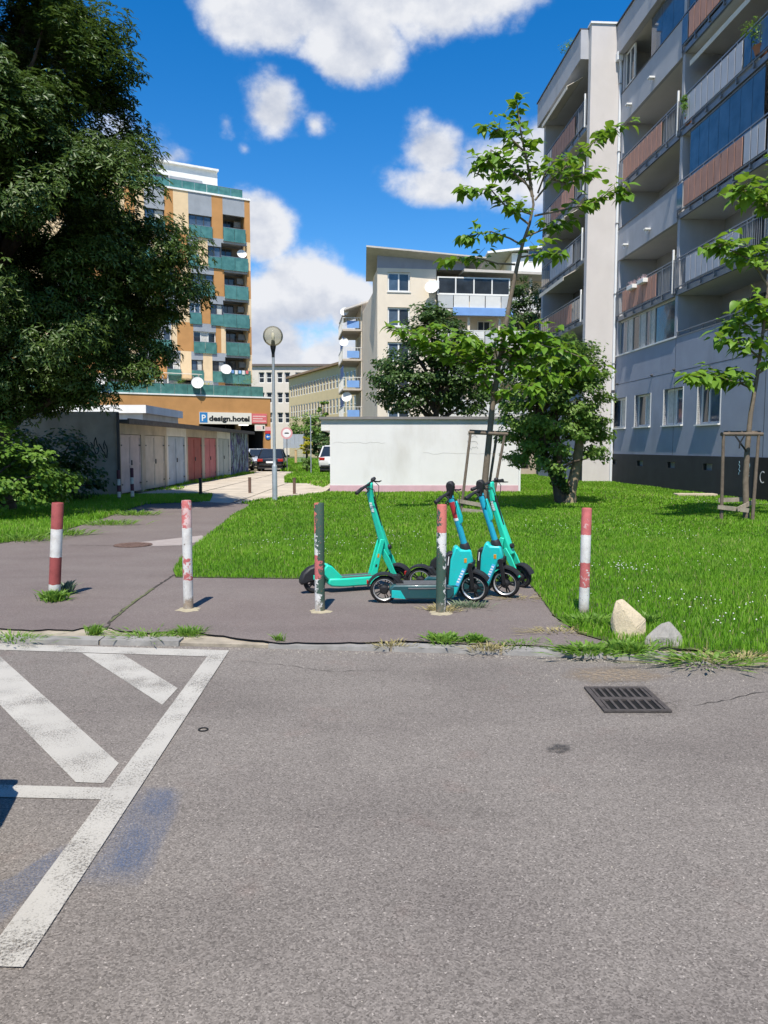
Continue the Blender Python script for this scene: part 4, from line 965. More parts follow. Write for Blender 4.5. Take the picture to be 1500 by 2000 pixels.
# podium
PV = -5.0; pr = TF.uz(528, 790, PV)[0]; ptop = 6.05
ol, orr = TF.uz(389, 850, PV)[0], TF.uz(516, 850, PV)[0]; oz = TF.uz(450, 829, PV)[1]
wall_open(-40, pr, 0, ptop, PV, PV+.35, [(ol, orr, -1, oz)]).build('podium_wall', m_or, tower)
MB().box(pr-.35, pr-.002, PV+.36, 8.2, 0, ptop-.01).build('podium_end_wall', m_or, tower)
MB().box(-40, pr+.05, PV-.06, 6, ptop, ptop+.12).build('podium_roof', m_whr, tower)
rail_green(-40, TF.uz(515, 772, PV)[0], ptop+.13, ptop+1.0, PV+.12, tower)
MB().box(-12, pr-.4, 8.0, 8.2, 0, ptop-.05).build('car_park_back_wall', m_dark, tower); MB().box(-12.2, -12, PV+.36, 8.0, 0, ptop-.05).build('car_park_dark_side', m_dark, tower)
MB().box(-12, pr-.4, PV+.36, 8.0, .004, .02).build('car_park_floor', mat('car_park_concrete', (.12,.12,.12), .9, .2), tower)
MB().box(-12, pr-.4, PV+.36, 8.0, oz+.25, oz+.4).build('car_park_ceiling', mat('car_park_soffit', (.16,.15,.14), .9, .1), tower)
MB().box(pr-.42, pr-.36, PV+.37, 7.9, .02, oz+.24).build('car_park_dark_side', m_dark, tower)  # near-black lining added: interior shade painted over the orange end wall
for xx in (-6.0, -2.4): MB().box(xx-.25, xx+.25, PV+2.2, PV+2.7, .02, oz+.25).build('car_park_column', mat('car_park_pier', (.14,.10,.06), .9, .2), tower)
lm = NT('tube_light'); lm.b.inputs['Emission Color'].default_value = (1,.95,.8,1); lm.b.inputs['Emission Strength'].default_value = 2.2
a, z1 = TF.uz(466, 831, PV+2); b_, z2 = TF.uz(484, 831, PV+2); MB().box(a, b_, PV+1.8, PV+2.0, oz-.02, oz+.06).build('tube_lamp', lm.m, tower)
# hotel sign over the entrance
def SX(px): return TF.uz(px, 815, PV)[0]
sz0, sz1 = TF.uz(450, 828.5, PV)[1], TF.uz(450, 806, PV)[1]
sg = thing('entrance_sign', 'long white and red design.hotel parking sign over the car park entrance', 'sign', TF.w(SX(389), PV-.06, (sz0+sz1)/2), TF.rz)
hh = (sz1-sz0)/2; L0 = SX(388.5); W_ = SX(520)-L0
MB().box(0, W_*.765, -.05, .03, -hh, hh).build('board', mat('sign_cream', (.74,.70,.62), .5, .03), sg); MB().box(W_*.766, W_, -.05, .03, -hh*.8, hh*.92).build('red_board', mat('sign_red', (.66,.16,.17), .5, .12, 5), sg)
MB().box(.02, W_*.115, -.056, -.052, -hh*.8, hh*.95).build('parking_symbol', mat('sign_blue', (.03,.20,.47), .5, .05), sg)
RXY = (R(90), 0, 0); text_mesh('P', hh*1.5, m_white, sg, (.16, -.062, -hh*.5), RXY, 'symbol_letter', bold=.015)
text_mesh('design.hotel', hh*1.22, mat('sign_black', (.02,.02,.02), .5, .02), sg, (W_*.135, -.06, -hh*.46), RXY, 'lettering', bold=.026, sx=1.24)
for i in range(3):
    zz = hh*(.45-.42*i)
    MB().box(W_*.785, W_*(.985-.05*(i % 2)), -.056, -.052, zz-.045, zz+.045).build('small_print', mat('sign_pink', (.80,.55,.52), .5, .2, 30), sg)
s2 = thing('notice_board', 'small white notice hanging below the red end of the hotel sign', 'sign', TF.w(SX(497), PV-.05, sz0-.30), TF.rz)
MB().box(0, SX(517)-SX(497), -.02, .02, -.27, .29).build('board', mat('sign_cream', (.74,.70,.62)), s2); MB().box(.75,.9,-.026,-.022,-.12,.18).build('print', m_dframe, s2); MB().box(.12,.62,-.026,-.022,-.16,.16).build('print', mat('sign_pink', (.8,.55,.52)), s2)
# round traffic signs on the pillar
def disc_sign(loc, rz, r_, cols, label, pole=None, glyph=None):
    t = thing('traffic_sign', label, 'traffic sign', loc, rz)
    RX = Matrix.Rotation(R(90), 4, 'X')
    MB().lathe([(0,-.012),(r_,-.012),(r_,.012),(0,.012)], 28, RX).build('plate', cols[0], t, smooth=True)
    if len(cols) > 1: MB().lathe([(0,.0),(r_*.72,.0),(r_*.72,.018),(0,.018)], 28, RX).build('inner_disc', cols[1], t, smooth=True)
    if glyph: MB().prism([(x*r_, z*r_) for x, z in glyph], -.024, -.019).build('symbol', cols[2] if len(cols) > 2 else m_white, t)
    if pole: MB().tube([(0,.03,-pole),(0,.03,r_)], .03, 10).build('pole', m_metal, t, smooth=True)
    return t
pz = TF.uz(523, 853, PV); m_sb, m_sr = mat('traffic_blue', (.02,.14,.50), .4, .03), mat('traffic_red', (.55,.04,.05), .4, .05)
disc_sign(TF.w(TF.uz(523,853,PV)[0], PV-.04, pz[1]), TF.rz, .26, (m_sb,), 'round blue arrow sign on the orange car park pillar', glyph=[(-.6,.0),(-.1,-.45),(-.1,-.15),(.6,-.15),(.6,.15),(-.1,.15),(-.1,.45)])
t = thing('notice_board', 'small red and white notice on the orange pillar above the blue sign', 'sign', TF.w(TF.uz(523,840,PV)[0], PV-.04, TF.uz(523,840,PV)[1]), TF.rz)
MB().box(-.30,.30,-.012,.012,-.05,.3).build('board', mat('sign_pink2', (.72,.42,.40), .5, .1), t); MB().box(-.28,.28,-.012,.012,-.32,-.06).build('red_board', m_sr, t)
# dishes and terrace plants
dish(TF.w(TF.uz(386,757,PV-.3)[0], PV-.3, 7.2), (.25,-1,.35), .52, 'white satellite dish on the podium terrace railing')
dish(TF.w(TF.uz(200,757,PV-.3)[0], PV-.3, 7.2), (.25,-1,.35), .48, 'white satellite dish on the podium railing behind the maple leaves')
dish(TF.w(TF.uz(441,721,-.4)[0], -.45, TF.uz(441,721,-.4)[1]), (.35,-1,.45), .50, 'white satellite dish beside the laundry on the lowest tower balcony')
dish(TF.w(TF.uz(472,496,.2)[0], .15, TF.uz(472,496,.2)[1]), (.35,-1,.45), .45, 'white satellite dish inside a high tower balcony')
# ------------------------------------------------------------------ grey panel block on the right
BF = Fr((10.2, 34.3), (.06, -1))
blk = thing('apartment_block', 'long grey and blue panel apartment block with brown and grey balcony panels', 'building', BF.O, BF.rz)
m_bw = stucco('blue_grey_render', (.315,.34,.405), .08, .45); m_pl = mat('dark_plinth', (.030,.034,.038), .85, .2, 2, .2); m_lt = stucco('light_plaster', (.56,.53,.515), .05, .25)
m_par = stucco('grey_parapet', (.40,.41,.44), .08, .45); m_soff = stucco('soffit_plaster', (.62,.60,.56), .05, .1); m_log = stucco('loggia_plaster', (.30,.31,.34), .06, .1)
m_brn = mat('brown_board', (.44,.235,.175), .7, .12, 3, .1); m_gpn = mat('grey_board', (.42,.44,.49), .6, .08, 3); m_rail = mat('rail_metal', (.22,.24,.27), .45, .1, 5, metal=.5)
m_pipe = mat('white_pipe', (.68,.70,.72), .45, .05); XE = 21.0
FL = [1.5, 4.4, 7.2, 9.86, 12.7, 15.5, 18.2]
# plinth with vents
vents = []
for px in (1140, 1195, 1245, 1305, 1375):
    x, z = BF.uz(px, 908); vents.append((x-.02, x+.62, .80, 1.02))
wall_open(0, XE, 0, 1.27, -.03, .25, vents).build('plinth', m_pl, blk)
for a, b, c, d in vents:
    v = MB().box(a, b, .10, .12, c, d).build('vent', mat('vent_grey', (.30,.31,.32), .6, .1), blk)
# ground floor wall with window openings
wins = []
for px0, px1, py0, py1 in ((1192,1222,778,836),(1240,1270,770,833),(1296,1333,758,830),(1362,1406,745,828)):
    xa, _ = BF.uz(px0, 800); xb, _ = BF.uz(px1, 800); _, zt = BF.uz((px0+px1)/2, py0); _, zb = BF.uz((px0+px1)/2, py1); wins.append((xa, xb, zb, zt))
wins += [(13.6,15.2,2.35,3.8),(17.2,18.8,2.35,3.8)]
gw = wall_open(0, XE, 1.27, 5.5, 0, .28, wins).build('ground_floor_wall', m_bw, blk)
m_or2 = mat('orange_blind', (.50,.24,.12), .8, .1)
for i, (a, b, c, d) in enumerate(wins):
    window(blk, a+.01, b-.01, c+.01, d-.01, .14, m_upvc, [[m_panel, m_curtain], [m_pane, m_curtain], [m_curtain, m_panel], [m_pane, m_panel]][i % 4], nv=2 if i != 3 else 2, fw=.07, splits=[a+.01, a+(b-a)*.36, b-.01] if i == 3 else None)
    MB().box(a-.06, b+.06, -.09, .14, c-.05, c).build('sill', m_upvc, blk)
    for e_ in (a-.055, b): MB().box(e_, e_+.055, -.012, .1, c, d).build('window_trim', m_upvc, blk)
a, b, c, d = wins[3]; MB().box(a+(b-a)*.42, b-.12, .26, .28, c+.1, c+.75).build('orange_blind', m_or2, blk)
for px, py in ((1207,750),(1274,733),(1318,722)):
    x, z = BF.uz(px, py); MB().lathe([(0,0),(.045,0),(.05,.05),(.02,.09),(0,.09)], 10, Matrix.Translation((x,-.0,z)) @ Matrix.Rotation(R(90),4,'X')).build('wall_spout', m_dframe, blk, smooth=True)
# stacked loggias
BAYS = [(.32, 6.0), (6.2, 12.0), (12.2, 18.0)]
for xw in (.12, 6.0, 12.0, 18.0):
    MB().box(xw, xw+.2, -.03, 1.6, 5.5, 18.2).build('party_wall', m_par, blk)
MB().box(.1, XE, 1.6, 1.85, 4.4, 18.2).build('back_wall', m_log, blk)
for k in range(2, 6):
    for x0, x1 in BAYS: MB().box(x0, x1, .0, 1.6, FL[k]-.2, FL[k]).build('floor_slab', m_soff, blk)
for x0, x1 in BAYS: MB().box(x0, x1, .281, 1.6, FL[1]-.2, FL[1]).build('floor_slab', m_soff, blk)
MB().box(18.2, XE, 0, .28, 5.5, 18.2).build('end_wall', m_par, blk)
MB().box(-.0, XE, -.02, 14, 18.2, 18.4).build('roof_slab', m_soff, blk)
MB().box(0.02, XE, -.28, -.02, 18.15, 19.4).build('roof_fascia', m_par, blk); MB().box(0.02, XE, -.34, 13.9, 19.4, 19.46).build('roof_capping', m_dframe, blk)
MB().box(0.05, XE, 1.86, 13.9, 0.0, 18.15).build('core', m_log, blk)
def parapet(x0, x1, zf, y=-.07):
    o = MB().box(x0-.01, x1+.01, y, y+.13, zf-.26, zf+1.04).build('parapet', m_par, blk); MB().box(x0-.01, x1+.01, y-.02, y+.15, zf+1.04, zf+1.08).build('capping', m_dframe, o); return o
def railing(x0, x1, zf, runs, y=-.10, parent=None):
    """metal railing; runs: (from, to, 'brown'|'grey'|'glass'|'bars') in metres along the bay"""
    b = MB(); b.box(x0, x1, y-.02, y+.02, zf+1.04, zf+1.085); b.box(x0, x1, y-.015, y+.015, zf+.945, zf+.975); b.box(x0, x1, y-.02, y+.02, zf+.03, zf+.07)
    b.box(x0, x1, y+.04, y+.12, zf-.2, zf-.02)
    n = max(2, round((x1-x0)/1.0)); 
    for i in range(n+1):
        xx = x0 + (x1-x0-.04)*i/n; b.box(xx, xx+.04, y-.022, y+.022, zf-.16, zf+1.04); b.box(xx-.02, xx+.06, y-.03, y+.13, zf-.13, zf-.09)
    o = b.build('railing', m_rail, parent or blk)
    for a, c, kind in runs:
        if kind == 'bars':
            q = MB(); m = int((c-a)/.11)
            for i in range(m): xx = x0+a+(c-a)*(i+.5)/m; q.box(xx-.009, xx+.009, y-.009, y+.009, zf+.07, zf+.945)
            s = q.build('bars', m_rail, o); s['kind'] = 'stuff'; continue
        m = max(1, round((c-a)/.42)); w = (c-a)/m
        for i in range(m):
            MB().box(x0+a+i*w+.026, x0+a+(i+1)*w-.026, y-.045, y-.030, zf+.08, zf+.93).build('panel', {'brown': m_brn, 'grey': m_gpn, 'glass': m_panel}[kind], o)
    return o
def panes(x0, x1, z0, z1, y=.02, n=6, m=None):
    o = MB().box(x0, x1, y-.02, y+.03, z1-.05, z1).build('glazing_track', m_rail, blk); w = (x1-x0)/n
    for i in range(n): MB().box(x0+i*w+.01, x0+(i+1)*w-.01, y, y+.012, z0, z1-.05).build('pane', m or m_panel, o)
def awning(x0, x1, z, y=-.05, out=.75):
    o = MB().hull8([(x0,y,z-.03),(x1,y,z-.03),(x1,y-out,z-.42),(x0,y-out,z-.42)], [(x0,y,z),(x1,y,z),(x1,y-out,z-.39),(x0,y-out,z-.39)]).build('awning', mat('awning_cloth', (.62,.58,.50), .9, .08), blk)
    MB().box(x0, x1, y-out-.02, y-out+.0, z-.56, z-.385).build('valance', mat('awning_cloth', (.62,.58,.50)), o)
A, B, C_ = BAYS
# bay beside the downpipe
window(blk, A[0], A[1], 5.42, 6.98, .06, mat('beige_frame', (.50,.48,.42), .6, .05), [m_panel, m_curtain, m_pane, m_curtain], splits=[.32,1.15,1.75,2.5,3.1,3.55,4.0,6.0], fw=.06)
MB().box(A[0]-.2, A[1]+.1, -.05, .1, 5.5, 5.56).build('sill', m_upvc, blk)
railing(A[0]-.1, A[1]-.05, FL[2], [(.02,.75,'bars'),(.8,4.3,'brown'),(4.4,5.55,'bars')]); MB().box(A[1]-.12, A[1]-.06, -.14, -.08, FL[2]-.1, FL[2]+1.45).build('white_post', m_upvc, blk)
parapet(A[0]-.15, A[1]+.02, FL[3])
railing(A[0]-.1, A[1]-.05, FL[4], [(.02,.45,'glass'),(.5,4.4,'brown'),(4.45,5.55,'bars')]); MB().box(A[1]-.12, A[1]-.06, -.14, -.08, FL[4]-.1, FL[4]+1.45).build('white_post', m_upvc, blk)
parapet(A[0]-.15, A[1]+.02, FL[5]); panes(3.0, 5.95, FL[5]+1.2, 18.15, n=3); window(blk, .35, 1.3, FL[5]+1.2, 18.1, .02, m_upvc, m_pane, 2)
for zf in (FL[3], FL[5]):
    for xx in (1.3, 3.6):
        b = MB(); b.box(xx-.10, xx+.10, -.30, -.08, zf+.12, zf+.18); b.tube([(xx,-.22,zf+.12),(xx,-.22,zf-.02)], .02, 8); b.build('wall_lamp', m_upvc, blk)
# middle bay
b = MB(); b.box(B[0], B[1], -.03, .0, 5.66, 5.70); b.box(B[0], B[1], -.02, .05, 5.5, 5.535)
for i in range(7): xx = B[0]+.1+i*.92; b.box(xx, xx+.03, -.02, .01, 5.535, 5.66)
b.build('low_rail', m_rail, blk)
railing(B[0]-.12, B[1]-.05, FL[2], [(.02,.85,'bars'),(.9,4.5,'grey'),(4.55,5.7,'bars')])
railing(B[0]-.12, B[1]-.05, FL[3], [(.02,.5,'glass'),(.55,4.5,'brown'),(4.55,5.75,'grey')]); panes(B[0]+.5, B[1]-.6, FL[3]+1.0, FL[4]-.22, n=7)
railing(B[0]-.12, B[1]-.05, FL[4], [(.02,.3,'bars'),(.35,4.3,'grey'),(4.35,5.7,'glass')]); awning(B[0]+.35, B[1]-.2, FL[5]-.25, .5, .5)
railing(B[0]-.12, B[1]-.05, FL[5], [(.02,.5,'glass'),(.55,5.75,'brown')]); panes(B[0]+.05, B[1]-.05, FL[5]+1.1, 18.15, n=6)
for k in range(2, 6): railing(C_[0]-.12, C_[1]-.05, FL[k], [(.02,.8,'bars'),(.85,4.6,('grey','brown')[k % 2]),(4.65,5.7,'bars')])
for (x0, x1) in BAYS:
    for k in range(1, 6):
        window(blk, x0+2.0, x0+2.9, FL[k]+.05, FL[k]+2.15, 1.53, m_dframe if k % 2 else m_upvc, m_pane, 1); window(blk, x0+3.3, x0+5.0, FL[k]+.85, FL[k]+2.15, 1.53, m_dframe if k % 2 else m_upvc, m_pane, 2)
# downpipe
MB().tube([(.06,-.10,.02),(.06,-.10,17.55),(.06,-.10,17.7),(.14,-.16,17.95)], .058, 12).build('downpipe', m_pipe, blk, smooth=True)
MB().box(-.02,.24,-.32,-.06,17.93,18.27).build('rain_hopper', m_pipe, blk, bevel=.02); MB().lathe([(.07,0),(.075,.05),(.07,.12)], 12, Matrix.Translation((.06,-.10,3.95))).build('pipe_collar', m_dframe, blk, smooth=True)
for z in (2.2, 5.2, 8.2, 11.2, 14.2, 17.0): MB().box(-.01,.13,-.165,-.0,z,z+.04).build('pipe_bracket', m_metal, blk)
# projecting far section: camera-side wall, balconies behind it
Y1 = -1.38
MB().box(-.35, 0, Y1, .0, 0, 19.47).build('gable_wall', m_lt, blk); MB().box(-.4, .05, Y1-.05, .05, 19.47, 19.55).build('gable_capping', m_upvc, blk)
MB().box(-.36, -.002, Y1-.012, -.002, 0, .75).build('gable_plinth', m_pl, blk)
XB = -7.2
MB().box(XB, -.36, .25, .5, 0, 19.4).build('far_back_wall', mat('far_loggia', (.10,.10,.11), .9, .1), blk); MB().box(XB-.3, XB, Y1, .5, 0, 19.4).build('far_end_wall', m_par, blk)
MB().box(XB-.35, -.36, Y1-.35, .5, 18.2, 19.4).build('far_roof_fascia', m_par, blk); MB().box(XB-.4, -.36, Y1-.4, .5, 19.4, 19.46).build('far_roof_capping', m_dframe, blk)
for k in range(1, 6):
    MB().box(XB, -.36, Y1, .25, FL[k]-.22, FL[k]).build('floor_slab', m_soff, blk)
    if k >= 1: railing(XB+.02, -.38, FL[k], [(.05,1.6,'glass'),(1.65,5.4,'grey' if k in (1,3) else 'brown'),(5.45,6.75,'bars' if k != 2 else 'glass')], Y1-.06); MB().box(-.46,-.40,Y1-.12,Y1-.06,FL[k]-.1,FL[k]+1.3).build('white_post', m_upvc, blk)
    if k in (2, 3, 5): awning(-5.6, -1.4, FL[k]+2.45, Y1+.1, .7)
    window(blk, -5.0, -3.2, FL[k]+.05, FL[k]+2.1, .18, m_dframe, m_pane, 2)
wall_open(XB, -.36, 0, FL[1]-.22, Y1, Y1+.25, [(-2.6,-1.2,2.3,3.7),(-5.6,-4.2,2.3,3.7)]).build('far_ground_wall', m_bw, blk)
for a in (-2.6, -5.6): window(blk, a+.01, a+1.39, 2.31, 3.69, Y1+.1, m_upvc, m_pane, 2)
# graffiti and the black painted recess near the corner of the frame
xg = BF.uz(1474, 930)[0]
blackp = MB().box(xg, xg+2.6, -.045, -.031, .02, 1.268).build('black_painted_panel', mat('black_paint', (.008,.008,.009), .7, .2), blk)
def scribble(parent, pts, w, m, y, name='graffiti'):
    b = MB(); b.ribbon([Vector((x, y, z)) for x, z in pts], .006, w, side=Vector((0,1,0))); o = b.build(name, m, parent); return o
m_spray = mat('white_spray', (.60,.60,.60), .8, .15, 20); m_bspray = mat('blue_spray', (.25,.42,.50), .8, .4, 40)
cx_, cz_ = BF.uz(1492, 932); scribble(blk, [(cx_+.14*math.cos(a)+.02, cz_+.16*math.sin(a)) for a in np.linspace(R(55), R(300), 12)], .028, m_spray, -.05)
for px, py in ((1446,915),(1464,918)):
    cx_, cz_ = BF.uz(px, py); rr = random.Random(px); scribble(blk, [(cx_+rr.uniform(-.06,.06), cz_+.22-.05*i) for i in range(9)], .03, m_bspray, -.036)

# panel joints, flower boxes on the rails
for x in (.02, 6.09, 12.09): MB().box(x, x+.025, -.003, 0.0, 1.28, 5.48).build('panel_joint', m_dframe, blk)
MB().box(0, XE, -.003, 0.0, 4.28, 4.30).build('panel_joint', m_dframe, blk)
m_petal = mat('pale_petals', (.70,.52,.52), .8, .3, 20); m_boxg = leafmat('box_leaf', (.06,.13,.02), (.14,.24,.05), .3)
for x, k in ((2.0,2),(3.1,2)):
    o = MB().box(x, x+.62, -.34, -.14, FL[k]+.78, FL[k]+.94).build('flower_box', m_upvc, blk, bevel=.01); q = MB(); rr = random.Random(int(x*10))
    for i in range(60):
        c = Vector((x+rr.uniform(0,.62), -.24+rr.uniform(-.10,.10), FL[k]+.98+rr.uniform(-.05,.12))); s = rr.uniform(.02,.045); q.add([c+Vector((-s,0,-s*.5)), c+Vector((s,s*.4,-s*.2)), c+Vector((s*.4,-s*.4,s)), c+Vector((-s*.6,s*.3,s*.8))], [(0,1,2),(0,2,3)])
    q.build('flowers', m_petal if x < 5 else m_boxg, o)['kind'] = 'stuff'
# ------------------------------------------------------------------ garage row on the left
GF = Fr((-8.62, 25.0), (.02, 1.0))              # doors face +X; x runs away from the camera
gar = thing('garage_row', 'row of old flat roofed garages with pink, grey, blue and red doors', 'garage', GF.O, GF.rz)
GH = 2.42; m_old = mat('old_plaster', (.50,.43,.34), .95, .2, 1.5, .4, 60, dirt=.5, dirtcol=(.15,.12,.09)); m_whw = mat('old_whitewash', (.72,.70,.65), .95, .12, 2, .3, 60, dirt=.5, dirtcol=(.30,.27,.22))
def door_mat(name, col): return mat(name, col, .7, .14, 2.2, .2, 30, dirt=.6, dirtcol=[c*.55 for c in col])
units = [(0.0,2.45,m_old,door_mat('pale_pink_door',(.60,.49,.47)),'pink'),(2.45,5.2,m_old,door_mat('grey_beige_door',(.54,.48,.42)),'beige'),(5.2,8.0,m_whw,door_mat('blue_grey_door',(.42,.49,.58)),'blue'),
         (8.0,10.85,m_old,door_mat('brick_red_door',(.38,.10,.085)),'red'),(10.85,13.6,m_old,door_mat('faded_red_door',(.58,.19,.19)),'faded'),(13.6,16.6,m_whw,door_mat('dull_green_grey_door',(.44,.47,.44)),'grey')]
for a, b, wm, dm, nm in units:
    d0, d1, dz = a+.22, b-.22, 2.0
    wall_open(a, b, 0, GH-.08, 0, .22, [(d0, d1, -1, dz)]).build('front_wall', wm, gar)
    mid = (d0+d1)/2
    for x0, x1 in ((d0+.01, mid-.012), (mid+.012, d1-.01)):
        o = MB().box(x0, x1, .05, .09, .04, dz-.01).build('door_leaf', dm, gar)
        fr_ = MB(); fr_.box(x0, x0+.07, .03, .05, .05, dz-.02); fr_.box(x1-.07, x1, .03, .05, .05, dz-.02)
        for zz in (.06, .95, dz-.1): fr_.box(x0+.07, x1-.07, .032, .05, zz, zz+.07)
        fr_.build('leaf_frame', dm, o)
        for zz in (.3, 1.6): MB().box((x0 if x0 < mid-.5 else x1-.16), (x0+.16 if x0 < mid-.5 else x1), .012, .03, zz, zz+.05).build('hinge', m_dframe, o)
    MB().box(mid+.03, mid+.09, .0, .05, .95, 1.12).build('lock', m_dframe, gar)
def mural():
    t = NT('spray_mural'); o = t.co('Object', (1.0, 1, .45)); n = t.noise(2.6, 6, .75, o, 1)
    sep = t.n('ShaderNodeSeparateColor'); t.l(n, sep.inputs[0])
    c = t.mix(t.rng(sep.outputs[0], .42, .50), (.03,.06,.07), (.26,.36,.38)); c = t.mix(t.rng(sep.outputs[1], .51, .55), c, (.07,.05,.26)); c = t.mix(t.rng(sep.outputs[2], .53, .56), c, (.02,.02,.025))
    c = t.mix(t.rng(t.noise(4, 5, .7, o), .62, .65), c, (.42,.45,.44)); t.set(col=c, rough=.85); MATS['mural'] = t.m; return t.m
MB().box(16.6, 21.3, -.02, .22, 0, GH-.08).build('mural_wall', mural(), gar)
MB().box(21.302, 21.5, .0, 5.5, 0, GH-.09).build('far_end_wall', m_old, gar); MB().box(0, 21.3, 5.3, 5.5, 0, GH-.1).build('rear_wall', m_old, gar)
endw = MB().box(-.22, -.002, -.05, 5.5, 0, GH+.28).build('end_wall', mat('grey_concrete_wall', (.34,.295,.255), .95, .25, 1.2, .5, 50, dirt=.5, dirtcol=(.10,.09,.08)), gar)
roof = MB().box(.0, 21.6, -.32, 5.6, GH-.08, GH+.04).build('roof', mat('roof_felt', (.10,.09,.085), .95, .3, 3, .5, 40), gar)
MB().box(.0, 21.62, -.38, -.322, GH-.10, GH+.075).build('roof_edge', mat('rusty_edge', (.13,.11,.095), .9, .3, 6), gar)
MB().tube([(-.3,-.12,0),(-.3,-.12,GH+.25)], .05, 10).build('drainpipe', mat('dark_pipe', (.03,.03,.04), .5, .1), gar, smooth=True)
# spray tag on the end wall
rr = random.Random(3); m_bsp = mat('black_spray', (.02,.02,.022), .8, .1)
for w_, (y0, z0) in enumerate(((.30,1.50),(.58,1.58),(.86,1.48),(1.15,1.42))):
    pts = [(y0+.11*math.cos(a)*rr.uniform(.5,1.2)+.012*i, z0+.26*math.sin(a*1.3)*rr.uniform(.6,1.2)) for i, a in enumerate(np.linspace(0, 5.5, 14))]
    b = MB(); b.ribbon([Vector((-.226-.001*w_, y, z)) for y, z in pts], .005, .030, side=Vector((1,0,0))); b.build('graffiti', m_bsp, endw)
# low white building behind the garage end wall
wb = thing('low_white_building', 'low white flat roofed building behind the garage end wall under the maple', 'building', (-13.5, 34, 0))
wall_open(-9, 2.9, 0, 3.05, 0, .25, [(-5,-3.4,1,2.2),(-1.5,.1,1,2.2)]).build('wall', m_whw, wb); MB().box(-9.2, 3.1, -.2, 6, 3.05, 3.4).build('roof', m_whr, wb); MB().box(-9, 2.9, .26, 5.8, 0, 3.04).build('core', m_whw, wb)
window(wb, -5, -3.4, 1, 2.2, .1); window(wb, -1.5, .1, 1, 2.2, .1)

# ------------------------------------------------------------------ white garage hut
wx0, wx1, wy = P(645,962,26.5).x, P(1012,962,26.5).x, 26.5; wz = P(800,814,26.5).z
hut = thing('white_garage', 'plain white rendered flat roofed garage with a pink base strip', 'garage', (wx0, wy, 0)); wl = wx1-wx0
m_hut = mat('bright_white_render', (.68,.68,.685), .9, .04, 1.1, .25, 60, dirt=.55, dirtcol=(.47,.45,.42)); m_pink = mat('pink_base', (.56,.36,.41), .9, .1, 3, .2)
MB().box(0, wl, 0, 6.0, .25, wz-.09).build('wall', m_hut, hut); MB().box(-.012, wl+.012, -.015, 6.015, 0, .25).build('base_strip', m_pink, hut)
MB().box(-.30, -.002, .0, 5.9, wz-.47, wz-.09).build('side_eave', m_hut, hut); MB().box(-.36, wl-.0, -.10, 6.1, wz-.088, wz).build('roof_edge', mat('roof_sheet', (.20,.19,.19), .7, .2, 4), hut)
MB().box(wl+.003, wl+.07, -.03, .06, 0, wz-.1).build('corner_pipe', m_pipe, hut)
cr_ = MB(); 
for z_, x0, x1, sd in ((1.72,.1,1.9,1),(1.35,3.2,5.6,2)):
    q = random.Random(sd); pts = [Vector((x0+(x1-x0)*i/14, -.002, z_+q.uniform(-.03,.03))) for i in range(15)]; cr_.ribbon(pts, .003, .010)
cr_.build('hairline_crack', mat('crack_grey', (.50,.49,.47), .9, .1), hut)
tg = MB(); q = random.Random(8)
for row in range(3): tg.ribbon([Vector((4.72+i*.045+q.uniform(-.01,.01), -.003, 1.95-row*.22+q.uniform(-.08,.08))) for i in range(9)], .004, .014)
tg.build('graffiti_tag', mat('grey_spray', (.32,.32,.34), .8, .1), hut)
# low wall and distant terrace seen between garage and elder tree
lw = thing('boundary_wall', 'low beige wall with a dark opening between the white garage and the elder', 'wall', (4.9, 43, 0))
wall_open(0, 5.5, 0, 2.5, 0, .3, [(.4,3.2,.35,1.15)]).build('wall', mat('beige_wall', (.42,.35,.28), .95, .12, 2, .3), lw); MB().box(.0,5.5,.31,.35,0,2.4).build('backing', m_dark, lw); MB().box(-.05,5.55,-.06,.36,2.5,2.6).build('coping', m_slab, lw)
# flat concrete cover slab in the lawn
q = G(1358,970); o = MB().box(-.62,.62,-.22,.22,0,.10).build('concrete_cover', mat('cover_concrete', (.42,.36,.27), .95, .2, 6, .4), loc=(q.x,q.y,.0), rot=(0,0,-.05), bevel=.015); tag(o, 'flat pale concrete cover slab lying in the lawn before the grey block', 'slab')

# ------------------------------------------------------------------ beige corner house with balconies
CF = Fr(P(737,600,58)[:2], (.993, .12))
bei = thing('beige_apartments', 'beige apartment house with an oversailing pitched roof, white windows and blue balconies', 'building', CF.O, CF.rz)
m_bei = stucco('beige_render', (.69,.61,.50), .05, .2); m_blu = mat('blue_balcony_panel', (.17,.32,.62), .6, .08); m_wrail = mat('pale_rail', (.62,.62,.60), .5, .06); m_ggab = stucco('grey_gable', (.31,.31,.35))
FW = CF.uz(852, 560)[0]
wn = []
for z0 in (13.05, 10.5, 7.95, 5.4, 2.9): wn.append((CF.uz(757,545)[0], CF.uz(801,545)[0], z0, z0+1.42))
wall_open(0, FW, 0, 14.75, 0, .35, wn).build('front_wall', m_bei, bei)
for a, b, c, d in wn:
    o = window(bei, a+.01, b-.01, c+.01, d-.01, .12, m_upvc, [m_panel, m_pane], nv=2, fw=.11); MB().box(a-.05, b+.05, -.06, .11, c-.06, c).build('sill', m_upvc, bei)
    MB().box(-.006, 1.15, .04, .05, c, d).build('corner_glazing', m_panel, bei) if False else None
MB().box(0.02, FW, .36, 3.4, 0, 14.7).build('core', m_bei, bei); MB().box(0.03, FW-.01, 3.41, 20, 0, 13.6).build('rear_core', m_bei, bei)
